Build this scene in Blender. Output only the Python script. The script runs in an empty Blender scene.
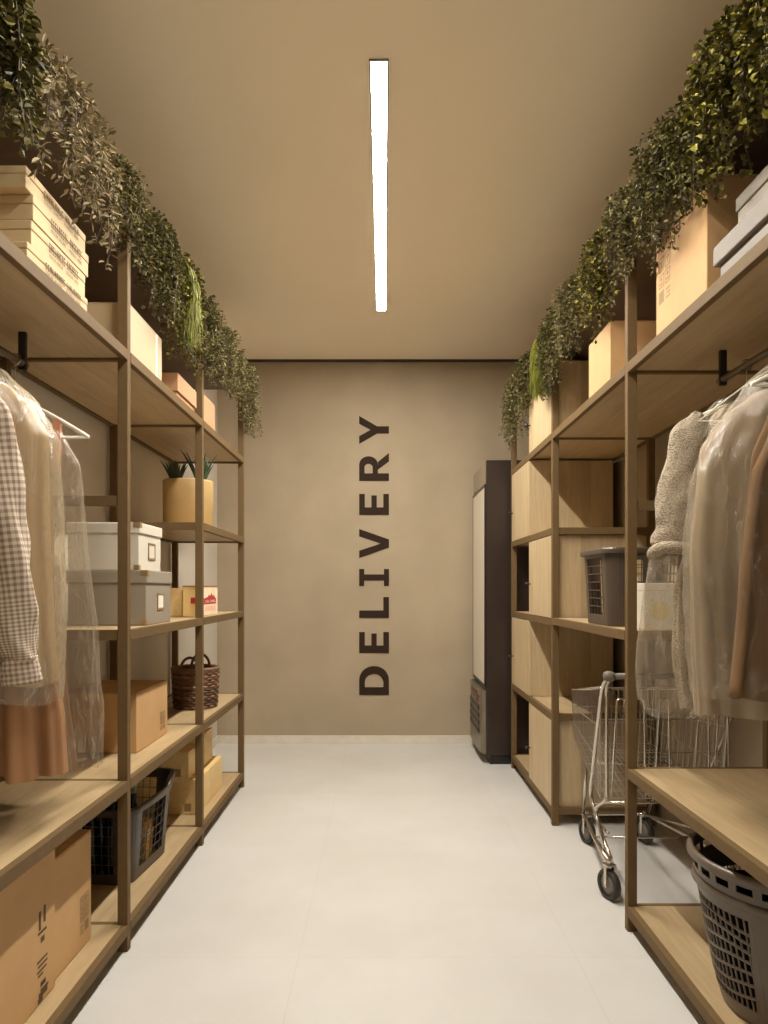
import bpy, bmesh, math, random
from mathutils import Vector, Matrix, noise
C = bpy.context.scene
COL = C.collection
PI = math.pi
R = random.Random

# ------------------------------------------------------------------ materials
def new_mat(name):
    m = bpy.data.materials.new(name); m.use_nodes = True
    nt = m.node_tree; b = nt.nodes['Principled BSDF']
    return m, nt, b

def N(nt, t, **kw):
    n = nt.nodes.new(t)
    for k, v in kw.items():
        if k in n.inputs: n.inputs[k].default_value = v
        else: setattr(n, k, v)
    return n

def c4(c): return (c[0], c[1], c[2], 1)

def ramp(nt, fac, stops):
    r = nt.nodes.new('ShaderNodeValToRGB')
    e = r.color_ramp.elements
    while len(e) < len(stops): e.new(.5)
    for i, (p, c) in enumerate(stops):
        e[i].position = p; e[i].color = c4(c)
    nt.links.new(fac, r.inputs['Fac'])
    return r.outputs['Color']

def plain(name, col, rough=.5, metal=0., noise_amt=.06, scale=12, bump=0., bscale=200, spec=.5):
    m, nt, b = new_mat(name)
    tc = N(nt, 'ShaderNodeTexCoord')
    n = N(nt, 'ShaderNodeTexNoise', Scale=scale, Detail=4.)
    nt.links.new(tc.outputs['Object'], n.inputs['Vector'])
    lo = [max(0, x*(1-noise_amt)) for x in col]; hi = [x*(1+noise_amt) for x in col]
    nt.links.new(ramp(nt, n.outputs['Fac'], [(.3, lo), (.7, hi)]), b.inputs['Base Color'])
    b.inputs['Roughness'].default_value = rough
    b.inputs['Metallic'].default_value = metal
    b.inputs['Specular IOR Level'].default_value = spec
    if bump:
        n2 = N(nt, 'ShaderNodeTexNoise', Scale=bscale, Detail=3.)
        nt.links.new(tc.outputs['Object'], n2.inputs['Vector'])
        bp = N(nt, 'ShaderNodeBump', Strength=bump, Distance=.01)
        nt.links.new(n2.outputs['Fac'], bp.inputs['Height'])
        nt.links.new(bp.outputs['Normal'], b.inputs['Normal'])
    return m

def wood(name, lo, hi, axis='Y', rough=.5, plank=0):
    m, nt, b = new_mat(name)
    tc = N(nt, 'ShaderNodeTexCoord')
    mp = N(nt, 'ShaderNodeMapping')
    s = {'X': (.8, 9, 9), 'Y': (9, .8, 9), 'Z': (9, 9, .8)}[axis]
    mp.inputs['Scale'].default_value = s
    nt.links.new(tc.outputs['Object'], mp.inputs['Vector'])
    n = N(nt, 'ShaderNodeTexNoise', Scale=1.6, Detail=6., Roughness=.6, Distortion=.8)
    nt.links.new(mp.outputs['Vector'], n.inputs['Vector'])
    n2 = N(nt, 'ShaderNodeTexNoise', Scale=9., Detail=5.)
    nt.links.new(mp.outputs['Vector'], n2.inputs['Vector'])
    mx = N(nt, 'ShaderNodeMix', data_type='FLOAT')
    mx.inputs['Factor'].default_value = .35
    nt.links.new(n.outputs['Fac'], mx.inputs['A']); nt.links.new(n2.outputs['Fac'], mx.inputs['B'])
    mid = [(a+c)/2 for a, c in zip(lo, hi)]
    col = ramp(nt, mx.outputs['Result'], [(.28, lo), (.5, mid), (.7, hi)])
    if plank:       # glued staves: a random tone per stave
        mp2 = N(nt, 'ShaderNodeMapping'); 
        nt.links.new(tc.outputs['Object'], mp2.inputs['Vector'])
        br = N(nt, 'ShaderNodeSeparateXYZ'); nt.links.new(mp2.outputs['Vector'], br.inputs['Vector'])
        mu = N(nt, 'ShaderNodeMath', operation='MULTIPLY'); mu.inputs[1].default_value = 1/plank
        nt.links.new(br.outputs['X' if axis != 'X' else 'Y'], mu.inputs[0])
        fl = N(nt, 'ShaderNodeMath', operation='FLOOR'); nt.links.new(mu.outputs[0], fl.inputs[0])
        mu2 = N(nt, 'ShaderNodeMath', operation='MULTIPLY'); mu2.inputs[1].default_value = 1/plank
        nt.links.new(br.outputs['Y' if axis == 'Z' else 'Z'], mu2.inputs[0])
        fl2 = N(nt, 'ShaderNodeMath', operation='FLOOR'); nt.links.new(mu2.outputs[0], fl2.inputs[0])
        cm = N(nt, 'ShaderNodeCombineXYZ'); nt.links.new(fl.outputs[0], cm.inputs[0])
        if axis == 'Z': nt.links.new(fl2.outputs[0], cm.inputs[1])
        wn = N(nt, 'ShaderNodeTexWhiteNoise'); nt.links.new(cm.outputs[0], wn.inputs['Vector'])
        hs = N(nt, 'ShaderNodeHueSaturation')
        mr = N(nt, 'ShaderNodeMapRange'); mr.inputs['To Min'].default_value = .86; mr.inputs['To Max'].default_value = 1.12
        nt.links.new(wn.outputs['Value'], mr.inputs['Value'])
        nt.links.new(mr.outputs['Result'], hs.inputs['Value']); nt.links.new(col, hs.inputs['Color'])
        col = hs.outputs['Color']
    nt.links.new(col, b.inputs['Base Color'])
    b.inputs['Roughness'].default_value = rough
    bp = N(nt, 'ShaderNodeBump', Strength=.12, Distance=.004)
    nt.links.new(n2.outputs['Fac'], bp.inputs['Height']); nt.links.new(bp.outputs['Normal'], b.inputs['Normal'])
    return m

M = {}
M['wall_back'] = plain('taupe_plaster', (.375, .298, .20), .85, 0, .09, 2.2, .10, 60)
M['wall_side'] = plain('offwhite_paint', (.62, .56, .47), .85, 0, .02, 3, .04, 90)
M['ceiling'] = plain('ceiling_paint', (.92, .805, .62), .9, 0, .012, 2)
M['gap'] = plain('painted_gap_shade', (.05, .035, .025), .8)
M['baseboard'] = plain('pale_baseboard', (.66, .60, .50), .5)
M['steel'] = plain('brown_powder_coat', (.155, .099, .046), .6, 0, .05, 30, spec=.10)
M['oak'] = wood('oak_board', (.34, .235, .12), (.52, .385, .215), 'Y', .48, .14)
M['oak_door'] = wood('oak_door_panel', (.42, .31, .165), (.63, .48, .285), 'Z', .5)
M['oak_side'] = wood('oak_side_panel', (.38, .275, .15), (.56, .425, .25), 'Z', .52, .11)
M['card'] = plain('cardboard', (.56, .34, .15), .8, 0, .05, 7, .03, 90)
M['card_pink'] = plain('pinkish_cardboard', (.46, .255, .13), .8, 0, .05, 7)
M['card_pale'] = plain('pale_cardboard', (.60, .45, .25), .75, 0, .03, 6)
M['card_cream'] = plain('cream_carton', (.50, .385, .235), .7, 0, .03, 6)
M['box_yellow'] = wood('honey_wood_box', (.66, .45, .18), (.84, .62, .29), 'Y', .5)
M['ink'] = plain('brown_ink', (.10, .055, .025), .8)
M['ink_pale'] = plain('faint_ink', (.30, .19, .085), .8)
M['white_box'] = plain('white_board', (.66, .61, .51), .6, 0, .02)
M['gray_box'] = plain('grey_board', (.30, .255, .195), .65, 0, .03)
M['gray_lid'] = plain('pale_grey_lid', (.20, .17, .135), .6, 0, .03)
M['bronze'] = plain('bronze_clip', (.36, .24, .12), .45, .4)
M['paper'] = plain('paper_label', (.85, .80, .68), .7)
M['plastic'] = plain('dark_grey_plastic', (.060, .046, .034), .38, 0, .04)
M['plastic_taupe'] = plain('taupe_plastic', (.125, .095, .066), .33, 0, .04)
M['plastic_brown'] = plain('dark_taupe_plastic', (.080, .058, .040), .36, 0, .04)
M['lattice_shade'] = plain('lattice_shade_black', (.010, .008, .007), .95, spec=.05)
M['black'] = plain('black_metal', (.018, .015, .014), .4, .2)
M['rubber'] = plain('dark_rubber', (.022, .018, .015), .7)
M['tyre'] = plain('grey_tyre', (.035, .028, .023), .6)
M['chrome'] = plain('chrome_wire', (.62, .56, .48), .22, 1., .03)
M['zinc'] = plain('zinc_wire', (.50, .45, .38), .35, .9, .03)
M['rod'] = plain('brushed_rod', (.22, .17, .12), .35, .8)
M['grey_knob'] = plain('grey_end_cap', (.17, .145, .115), .5)
M['lettering'] = plain('dark_brown_lettering', (.034, .020, .013), .75, spec=.1)
M['fridge_side'] = plain('brown_black_panel', (.040, .026, .020), .28, .2, .1, 3)
M['fridge_front'] = plain('grey_front_panel', (.21, .175, .13), .35, .5)
M['fridge_logo'] = plain('reddish_decal', (.16, .06, .035), .5)
M['bottle'] = plain('dark_bottle_glass', (.010, .013, .022), .12, 0, .05)
M['cap_cream'] = plain('cream_cap', (.75, .64, .42), .5)
M['cap_green'] = plain('greenish_cap', (.20, .22, .14), .4)
M['pack_orange'] = plain('orange_pack', (.62, .33, .06), .5, 0, .12, 30)
M['pack_red'] = plain('maroon_pack', (.16, .035, .03), .5)
M['tea'] = plain('pale_yellow_carton', (.80, .58, .24), .6, 0, .06, 14)
M['tea_face'] = plain('cream_printed_face', (.86, .72, .50), .6, 0, .08, 18)
M['tea_rim'] = plain('rust_edge', (.36, .13, .04), .6)
M['red'] = plain('red_print', (.50, .025, .02), .5)
M['pink'] = plain('pale_pink_print', (.85, .50, .38), .6)
M['hang_white'] = plain('white_hanger_plastic', (.78, .72, .62), .4)
M['peach'] = plain('peach_satin', (.62, .27, .15), .5, 0, .05)
M['terra'] = plain('terracotta_cloth', (.36, .185, .085), .85, 0, .10, 5, .1, 260)
M['sand'] = plain('sand_cloth', (.46, .33, .18), .85, 0, .08, 5, .1, 260)
M['camel'] = plain('camel_wool', (.22, .125, .058), .9, 0, .10, 8, .15, 300)
M['beige'] = plain('beige_linen', (.36, .28, .185), .85, 0, .07, 6, .12, 280)
M['succulent'] = plain('aloe_green', (.045, .075, .035), .5, 0, .2, 20)
M['yellow_dot'] = plain('pale_yellow_sticker', (.62, .52, .27), .6)
M['planter'] = plain('brown_trough_metal', (.125, .085, .055), .6, .1)

def floor_mat():
    m, nt, b = new_mat('pale_floor_tile')
    tc = N(nt, 'ShaderNodeTexCoord')
    mp = N(nt, 'ShaderNodeMapping'); mp.inputs['Location'].default_value = (.29, -.485, 0)
    nt.links.new(tc.outputs['Object'], mp.inputs['Vector'])
    br = N(nt, 'ShaderNodeTexBrick', offset=0., Scale=1.)
    br.inputs['Mortar Size'].default_value = .0016; br.inputs['Mortar Smooth'].default_value = .2
    br.inputs['Brick Width'].default_value = .94; br.inputs['Row Height'].default_value = .94
    br.inputs['Color1'].default_value = c4((.60, .582, .55)); br.inputs['Color2'].default_value = c4((.585, .565, .53))
    br.inputs['Mortar'].default_value = c4((.545, .525, .49))
    nt.links.new(mp.outputs['Vector'], br.inputs['Vector'])
    n = N(nt, 'ShaderNodeTexNoise', Scale=1.7, Detail=6., Roughness=.6)
    nt.links.new(tc.outputs['Object'], n.inputs['Vector'])
    rr = ramp(nt, n.outputs['Fac'], [(.3, (.93, .92, .90)), (.7, (1.04, 1.04, 1.04))])
    mx = N(nt, 'ShaderNodeMix', data_type='RGBA', blend_type='MULTIPLY')
    mx.inputs['Factor'].default_value = 1
    nt.links.new(br.outputs['Color'], mx.inputs['A']); nt.links.new(rr, mx.inputs['B'])
    nt.links.new(mx.outputs['Result'], b.inputs['Base Color'])
    b.inputs['Roughness'].default_value = .38
    b.inputs['Specular IOR Level'].default_value = .4
    return m
M['floor'] = floor_mat()

def gingham():
    m, nt, b = new_mat('gingham_cotton')
    uv = N(nt, 'ShaderNodeUVMap')
    sp = N(nt, 'ShaderNodeSeparateXYZ'); nt.links.new(uv.outputs['UV'], sp.inputs['Vector'])
    outs = []
    for ax in 'XY':
        mu = N(nt, 'ShaderNodeMath', operation='MULTIPLY'); mu.inputs[1].default_value = 1/.0125
        nt.links.new(sp.outputs[ax], mu.inputs[0])
        fr = N(nt, 'ShaderNodeMath', operation='FRACT'); nt.links.new(mu.outputs[0], fr.inputs[0])
        gt = N(nt, 'ShaderNodeMath', operation='GREATER_THAN'); gt.inputs[1].default_value = .52
        nt.links.new(fr.outputs[0], gt.inputs[0]); outs.append(gt.outputs[0])
    ad = N(nt, 'ShaderNodeMath', operation='ADD'); nt.links.new(outs[0], ad.inputs[0]); nt.links.new(outs[1], ad.inputs[1])
    hf = N(nt, 'ShaderNodeMath', operation='MULTIPLY'); hf.inputs[1].default_value = .5
    nt.links.new(ad.outputs[0], hf.inputs[0])
    nt.links.new(ramp(nt, hf.outputs[0], [(0, (.74, .65, .53)), (.5, (.53, .42, .32)), (1, (.31, .22, .16))]), b.inputs['Base Color'])
    b.inputs['Roughness'].default_value = .9
    return m
M['gingham'] = gingham()

def knit():
    m, nt, b = new_mat('boucle_knit')
    tc = N(nt, 'ShaderNodeTexCoord')
    v = N(nt, 'ShaderNodeTexVoronoi', Scale=210.)
    nt.links.new(tc.outputs['Object'], v.inputs['Vector'])
    nt.links.new(ramp(nt, v.outputs['Distance'], [(.05, (.60, .51, .385)), (.75, (.30, .235, .16))]), b.inputs['Base Color'])
    b.inputs['Roughness'].default_value = .95
    bp = N(nt, 'ShaderNodeBump', Strength=.9, Distance=.0035); bp.invert = True
    nt.links.new(v.outputs['Distance'], bp.inputs['Height']); nt.links.new(bp.outputs['Normal'], b.inputs['Normal'])
    return m
M['knit'] = knit()

def film(name, base=.10, edge=.5, crease=.35, tint=(.92, .86, .74)):
    """clear polythene: mostly transparent, milky at grazing angles and along creases, glossy"""
    m = bpy.data.materials.new(name); m.use_nodes = True
    nt = m.node_tree; nt.nodes.clear()
    out = N(nt, 'ShaderNodeOutputMaterial')
    tr = N(nt, 'ShaderNodeBsdfTransparent'); tr.inputs['Color'].default_value = c4((.96, .94, .90))
    gl = N(nt, 'ShaderNodeBsdfGlossy'); gl.inputs['Roughness'].default_value = .16; gl.inputs['Color'].default_value = c4((.95, .93, .88))
    df = N(nt, 'ShaderNodeBsdfDiffuse'); df.inputs['Color'].default_value = c4(tint)
    tl = N(nt, 'ShaderNodeBsdfTranslucent'); tl.inputs['Color'].default_value = c4(tint)
    tc = N(nt, 'ShaderNodeTexCoord')
    mp = N(nt, 'ShaderNodeMapping'); mp.inputs['Scale'].default_value = (7, 7, 1.6)
    nt.links.new(tc.outputs['Object'], mp.inputs['Vector'])
    n = N(nt, 'ShaderNodeTexNoise', Scale=2.2, Detail=7., Roughness=.62, Distortion=1.6)
    nt.links.new(mp.outputs['Vector'], n.inputs['Vector'])
    bp = N(nt, 'ShaderNodeBump', Strength=.5, Distance=.03)
    nt.links.new(n.outputs['Fac'], bp.inputs['Height'])
    for s in (gl, df, tl): nt.links.new(bp.outputs['Normal'], s.inputs['Normal'])
    lw = N(nt, 'ShaderNodeLayerWeight', Blend=.35); 
    r = N(nt, 'ShaderNodeMapRange'); r.inputs['From Min'].default_value = .54; r.inputs['From Max'].default_value = .80
    r.inputs['To Min'].default_value = 0; r.inputs['To Max'].default_value = crease
    nt.links.new(n.outputs['Fac'], r.inputs['Value'])
    me = N(nt, 'ShaderNodeMath', operation='MULTIPLY_ADD'); me.inputs[1].default_value = edge; me.inputs[2].default_value = base
    nt.links.new(lw.outputs['Facing'], me.inputs[0])
    ad = N(nt, 'ShaderNodeMath', operation='ADD', use_clamp=True); nt.links.new(me.outputs[0], ad.inputs[0]); nt.links.new(r.outputs['Result'], ad.inputs[1])
    rn = N(nt, 'ShaderNodeTexNoise', Scale=1.5, Detail=5., Roughness=.55, Distortion=2.2)
    mp2 = N(nt, 'ShaderNodeMapping'); mp2.inputs['Scale'].default_value = (6, 6, 2.6)
    nt.links.new(tc.outputs['Object'], mp2.inputs['Vector']); nt.links.new(mp2.outputs['Vector'], rn.inputs['Vector'])
    sb = N(nt, 'ShaderNodeMath', operation='SUBTRACT'); sb.inputs[1].default_value = .5; nt.links.new(rn.outputs['Fac'], sb.inputs[0])
    ab = N(nt, 'ShaderNodeMath', operation='ABSOLUTE'); nt.links.new(sb.outputs[0], ab.inputs[0])
    ln = N(nt, 'ShaderNodeMapRange'); ln.inputs['From Min'].default_value = 0; ln.inputs['From Max'].default_value = .016
    ln.inputs['To Min'].default_value = crease*.75; ln.inputs['To Max'].default_value = 0
    nt.links.new(ab.outputs[0], ln.inputs['Value'])
    ad0 = ad; ad = N(nt, 'ShaderNodeMath', operation='ADD', use_clamp=True)
    nt.links.new(ad0.outputs[0], ad.inputs[0]); nt.links.new(ln.outputs['Result'], ad.inputs[1])
    milk = N(nt, 'ShaderNodeMixShader', Fac=.5); nt.links.new(df.outputs[0], milk.inputs[1]); nt.links.new(tl.outputs[0], milk.inputs[2])
    shiny = N(nt, 'ShaderNodeMixShader', Fac=.3); nt.links.new(milk.outputs[0], shiny.inputs[1]); nt.links.new(gl.outputs[0], shiny.inputs[2])
    mx = N(nt, 'ShaderNodeMixShader'); nt.links.new(ad.outputs[0], mx.inputs['Fac'])
    nt.links.new(tr.outputs[0], mx.inputs[1]); nt.links.new(shiny.outputs[0], mx.inputs[2])
    nt.links.new(mx.outputs[0], out.inputs['Surface'])
    return m
M['film'] = film('clear_garment_film', .075, .34, .42, (.72, .64, .51))
M['film_milky'] = film('milky_garment_film', .26, .28, .42, (.74, .64, .47))
M['film_brown'] = film('clear_canopy', .03, .10, .02, (.4, .34, .27))

def leaf(name, stops, rough=.45):
    m, nt, b = new_mat(name)
    g = N(nt, 'ShaderNodeNewGeometry')
    nt.links.new(ramp(nt, g.outputs['Random Per Island'], stops), b.inputs['Base Color'])
    b.inputs['Roughness'].default_value = rough
    b.inputs['Specular IOR Level'].default_value = .16
    return m
M['leaf_dark'] = leaf('dark_olive_leaf', [(0, (.040, .035, .011)), (.45, (.088, .076, .022)), (.8, (.16, .138, .042)), (1, (.27, .24, .075))])
M['leaf_lime'] = leaf('lime_tipped_leaf', [(0, (.042, .036, .009)), (.5, (.105, .088, .019)), (.8, (.20, .17, .034)), (1, (.44, .41, .08))])
M['leaf_grey'] = leaf('grey_green_leaf', [(0, (.072, .061, .022)), (.5, (.14, .12, .044)), (1, (.29, .25, .10))], .6)
M['leaf_pale'] = leaf('dry_pale_leaf', [(0, (.14, .11, .05)), (.5, (.30, .24, .13)), (1, (.48, .39, .23))], .7)
M['moss'] = leaf('bright_moss_strand', [(0, (.075, .076, .011)), (.5, (.15, .15, .021)), (1, (.27, .27, .045))], .6)
M['stem'] = plain('brown_stem', (.10, .07, .035), .8)
M['pot'] = plain('tan_pot_wood', (.52, .35, .145), .55, 0, .08, 9)
M['header'] = plain('painted_wall_reflection', (.30, .24, .165), .12, .3, .02)  # the wall's mirror image painted in as a flat taupe
M['wicker'] = None
def wicker():
    m, nt, b = new_mat('brown_wicker')
    g = N(nt, 'ShaderNodeNewGeometry')
    nt.links.new(ramp(nt, g.outputs['Random Per Island'], [(0, (.075, .036, .018)), (.6, (.17, .085, .042)), (1, (.30, .16, .085))]), b.inputs['Base Color'])
    b.inputs['Roughness'].default_value = .6
    return m
M['wicker'] = wicker()

def emis(name, col, s):
    m = bpy.data.materials.new(name); m.use_nodes = True
    nt = m.node_tree; nt.nodes.clear()
    o = N(nt, 'ShaderNodeOutputMaterial'); e = N(nt, 'ShaderNodeEmission')
    e.inputs['Color'].default_value = c4(col); e.inputs['Strength'].default_value = s
    nt.links.new(e.outputs[0], o.inputs['Surface']); return m
LAMP = 252.
M['lamp'] = emis('lamp_diffuser_glow', (1, .95, .86), LAMP)
def pane():
    m, nt, b = new_mat('painted_door_reflection')
    b.inputs['Base Color'].default_value = c4((.74, .67, .55)); b.inputs['Roughness'].default_value = .3  # bright reflection in the door glass painted as a pale base colour
    b.inputs['Coat Weight'].default_value = .15
    return m
M['pane'] = pane()

# ------------------------------------------------------------------ mesh helpers (everything is written in world metres)
class MB:
    def __init__(s): s.v = []; s.f = []; s.uv = {}; s.mi = {}
    def add(s, vs, fs, mi=0, uvs=None):
        b = len(s.v); s.v.extend([tuple(p) for p in vs])
        for k, f in enumerate(fs):
            i = len(s.f); s.f.append(tuple(b+j for j in f))
            if mi: s.mi[i] = mi
            if uvs: s.uv[i] = uvs[k]
        return s
    def box(s, x0, x1, y0, y1, z0, z1, mi=0):
        v = [(x, y, z) for z in (z0, z1) for y in (y0, y1) for x in (x0, x1)]
        return s.add(v, [(0, 2, 3, 1), (4, 5, 7, 6), (0, 1, 5, 4), (2, 6, 7, 3), (0, 4, 6, 2), (1, 3, 7, 5)], mi)
    def quad(s, a, b, c, d, mi=0): return s.add([a, b, c, d], [(0, 1, 2, 3)], mi)
    def tube(s, pts, r, n=8, closed=False, mi=0, cap=True):
        pts = [Vector(p) for p in pts]; k = len(pts); rings = []
        rs = r if isinstance(r, (list, tuple)) else [r]*k
        prev = None
        for i, p in enumerate(pts):
            if closed: t = pts[(i+1) % k]-pts[i-1]
            else: t = pts[min(i+1, k-1)]-pts[max(i-1, 0)]
            if t.length < 1e-9: t = Vector((0, 0, 1))
            t.normalize()
            if prev is None:
                a = Vector((0, 0, 1)) if abs(t.z) < .9 else Vector((1, 0, 0))
                u = t.cross(a).normalized()
            else:
                u = prev-t*prev.dot(t)
                u = u.normalized() if u.length > 1e-6 else t.orthogonal().normalized()
            prev = u; w = t.cross(u)
            rings.append([p+(u*math.cos(2*PI*j/n)+w*math.sin(2*PI*j/n))*rs[i] for j in range(n)])
        vs = [q for g in rings for q in g]; fs = []
        for i in range(k if closed else k-1):
            a, b = i*n, ((i+1) % k)*n
            for j in range(n): fs.append((a+j, a+(j+1) % n, b+(j+1) % n, b+j))
        if not closed and cap:
            fs.append(tuple(range(n-1, -1, -1))); fs.append(tuple((k-1)*n+j for j in range(n)))
        return s.add(vs, fs, mi)
    def loft(s, rings, cap0=False, cap1=False, mi=0, uvs=None):
        n = len(rings[0]); vs = [q for g in rings for q in g]; fs = []; us = []
        for i in range(len(rings)-1):
            for j in range(n):
                j2 = (j+1) % n
                fs.append((i*n+j, i*n+j2, (i+1)*n+j2, (i+1)*n+j))
                if uvs: us.append([uvs(i, j), uvs(i, j+1), uvs(i+1, j+1), uvs(i+1, j)])
        if cap0: fs.append(tuple(range(n-1, -1, -1))); us.append([(0, 0)]*n)
        if cap1: fs.append(tuple((len(rings)-1)*n+j for j in range(n))); us.append([(0, 0)]*n)
        return s.add(vs, fs, mi, us if uvs else None)
    def lathe(s, prof, c, n=32, axis='Z', cap0=False, cap1=False, mi=0):
        rings = []
        for r, h in prof:
            g = []
            for j in range(n):
                a = 2*PI*j/n; x, y = r*math.cos(a), r*math.sin(a)
                q = {'Z': (x, y, h), 'X': (h, x, y), 'Y': (y, h, x)}[axis]
                g.append((c[0]+q[0], c[1]+q[1], c[2]+q[2]))
            rings.append(g)
        return s.loft(rings, cap0, cap1, mi)
    def rotz(s, c, a):
        ca, sa = math.cos(a), math.sin(a)
        s.v = [(c[0]+(x-c[0])*ca-(y-c[1])*sa, c[1]+(x-c[0])*sa+(y-c[1])*ca, z) for x, y, z in s.v]
        return s
    def build(s, name, mat, parent=None, smooth=False, bevel=0, solid=0, kind=None, origin=None):
        me = bpy.data.meshes.new(name)
        if parent is not None: o0 = wpos(parent)
        elif origin is not None: o0 = Vector(origin)
        else:
            lo = [min(p[i] for p in s.v) for i in range(3)]; hi = [max(p[i] for p in s.v) for i in range(3)]
            o0 = Vector(((lo[0]+hi[0])/2, (lo[1]+hi[1])/2, lo[2]))
        me.from_pydata([(p[0]-o0.x, p[1]-o0.y, p[2]-o0.z) for p in s.v], [], s.f)
        for m in (mat if isinstance(mat, (list, tuple)) else [mat]): me.materials.append(m)
        for i, k in s.mi.items(): me.polygons[i].material_index = k
        if s.uv:
            ul = me.uv_layers.new(name='UVMap')
            for i, us in s.uv.items():
                p = me.polygons[i]
                for li, u in zip(p.loop_indices, us): ul.data[li].uv = u
        if smooth:
            for p in me.polygons: p.use_smooth = True
        me.update()
        o = bpy.data.objects.new(name, me); COL.objects.link(o)
        if parent is not None: o.parent = parent
        else: o.location = o0
        if solid:
            md = o.modifiers.new('Thickness', 'SOLIDIFY'); md.thickness = solid; md.offset = 0
        if bevel:
            md = o.modifiers.new('Bevel', 'BEVEL'); md.width = bevel; md.segments = 2; md.limit_method = 'ANGLE'; md.angle_limit = .6
        if kind: o['kind'] = kind
        return o

def wpos(o):
    p = Vector((0, 0, 0))
    while o is not None: p += o.location; o = o.parent
    return p
def thing(name, loc, label, cat, group=None):
    o = bpy.data.objects.new(name, None); COL.objects.link(o)
    o.location = loc; o.empty_display_size = .1
    return tag(o, label, cat, group)
def tag(o, label, cat, group=None):
    o['label'] = label; o['category'] = cat
    if group: o['group'] = group
    return o
def copy_tree(o, parent=None, delta=None):
    c = o.copy(); COL.objects.link(c)
    if parent is not None: c.parent = parent
    if delta is not None: c.location = o.location+Vector(delta)
    for ch in list(o.children): copy_tree(ch, c)
    return c
def lerp(a, b, t): return a+(b-a)*t
def bez(p0, p1, p2, p3, n):
    out = []
    for i in range(n+1):
        t = i/n; u = 1-t
        out.append(Vector(p0)*u**3+Vector(p1)*3*u*u*t+Vector(p2)*3*u*t*t+Vector(p3)*t**3)
    return out
def round_path(pts, r, k=5):
    """polyline with rounded corners"""
    pts = [Vector(p) for p in pts]; out = [pts[0]]
    for i in range(1, len(pts)-1):
        a, b, c = pts[i-1], pts[i], pts[i+1]
        d1 = (a-b); d2 = (c-b); q = min(r, d1.length*.45, d2.length*.45)
        s, e = b+d1.normalized()*q, b+d2.normalized()*q
        for j in range(k+1):
            t = j/k; out.append(s*(1-t)**2+b*2*t*(1-t)+e*t*t)
    out.append(pts[-1]); return out

# ------------------------------------------------------------------ the room
H = 1.25; CEIL = 3.0875; YB = 5.645; YF = -1.2; XL = -1.345; XR = 1.46
def struct(name, mb, mat, **k): return mb.build(name, mat, kind='structure', **k)
struct('floor', MB().box(XL-.1, XR+.1, YF-.1, YB+.1, -.1, 0), M['floor'], origin=(0, 0, 0))
struct('ceiling', MB().box(XL-.1, XR+.1, YF-.1, YB+.1, CEIL, CEIL+.1), M['ceiling'])
struct('wall_back', MB().box(XL-.1, XR+.1, YB, YB+.1, 0, CEIL), M['wall_back'])
struct('wall_left', MB().box(XL-.1, XL, YF-.1, YB, 0, CEIL), M['wall_side'])
struct('wall_right', MB().box(XR, XR+.1, YF-.1, YB, 0, CEIL), M['wall_back'])
struct('baseboard_back', MB().box(XL, XR, YB-.012, YB, 0, .062), M['baseboard'], bevel=.002)
struct('baseboard_left', MB().box(XL, XL+.012, YF, YB-.012, 0, .062), M['baseboard'], bevel=.002)
struct('gap_shade_1', MB().box(XL, XR, YB-.022, YB, CEIL-.016, CEIL), M['gap'])  # dark strip painted in for the shade of the ceiling's shadow gap

# ceiling lamp
def strip_light(y0, y1, label):
    lamp = thing('linear_ceiling_light', (-.018, (y0+y1)/2, CEIL), label, 'ceiling light')
    fr = MB(); x0, x1, q = -.052, .016, .006
    for a in ((x0, x0+q, y0, y1), (x1-q, x1, y0, y1), (x0+q, x1-q, y0, y0+q), (x0+q, x1-q, y1-q, y1)):
        fr.box(*a, CEIL-.006, CEIL)
    fr.build('frame', M['gray_lid'], lamp)
    MB().box(x0+q, x1-q, y0+q, y1-q, CEIL-.003, CEIL).build('diffuser', M['lamp'], lamp)
strip_light(2.43, 4.63, 'long slim recessed white strip light glowing in the ceiling above the aisle')
strip_light(1.10, 2.13, 'short slim white strip light in line before the long one, nearest the entrance')

# wall lettering, read from bottom to top
sign = thing('wall_lettering', (-.08, YB-.004, .39), 'dark brown letters DELIVERY running upward on the back wall', 'sign')
XB = .040; CAP = .240
def Z(py): return H-(py-588)*YB/700
def letter_mesh(name, z0, w, polys, rings=()):
    mb = MB()
    def P(u, v, y): return (XB-v*CAP, y, z0+u*w)
    ya, yb = YB-.005, YB-.0005
    for poly in polys:
        n = len(poly)
        vs = [P(u, v, ya) for u, v in poly]+[P(u, v, yb) for u, v in poly]
        fs = [tuple(range(n)), tuple(range(2*n-1, n-1, -1))]+[(i, (i+1) % n, n+(i+1) % n, n+i) for i in range(n)]
        mb.add(vs, fs)
    for outer, inner in rings:
        n = len(outer)
        vs = [P(u, v, ya) for u, v in outer]+[P(u, v, ya) for u, v in inner]+[P(u, v, yb) for u, v in outer]+[P(u, v, yb) for u, v in inner]
        fs = []
        for i in range(n):
            j = (i+1) % n
            fs += [(i, j, n+j, n+i), (2*n+i, 3*n+i, 3*n+j, 2*n+j), (i, 2*n+i, 2*n+j, j), (n+i, n+j, 3*n+j, 3*n+i)]
        mb.add(vs, fs)
    o = mb.build(name, M['lettering'], sign)
def dring(x0, y0, x1, y1, t, tv, k=14):
    """D-shaped ring: straight left stem, half-round right"""
    def shape(ax, ay, bx, by):
        ry = (by-ay)/2; cx = max(ax+.02, bx-ry*.95); cy = (ay+by)/2
        pts = [(ax, by), (ax, ay)]
        for i in range(k+1):
            a = -PI/2+PI*i/k
            pts.append((cx+(bx-cx)*math.cos(a), cy+ry*math.sin(a)))
        return pts
    return shape(x0, y0, x1, y1), shape(x0+t, y0+tv, x1-t, y1-tv)
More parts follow.
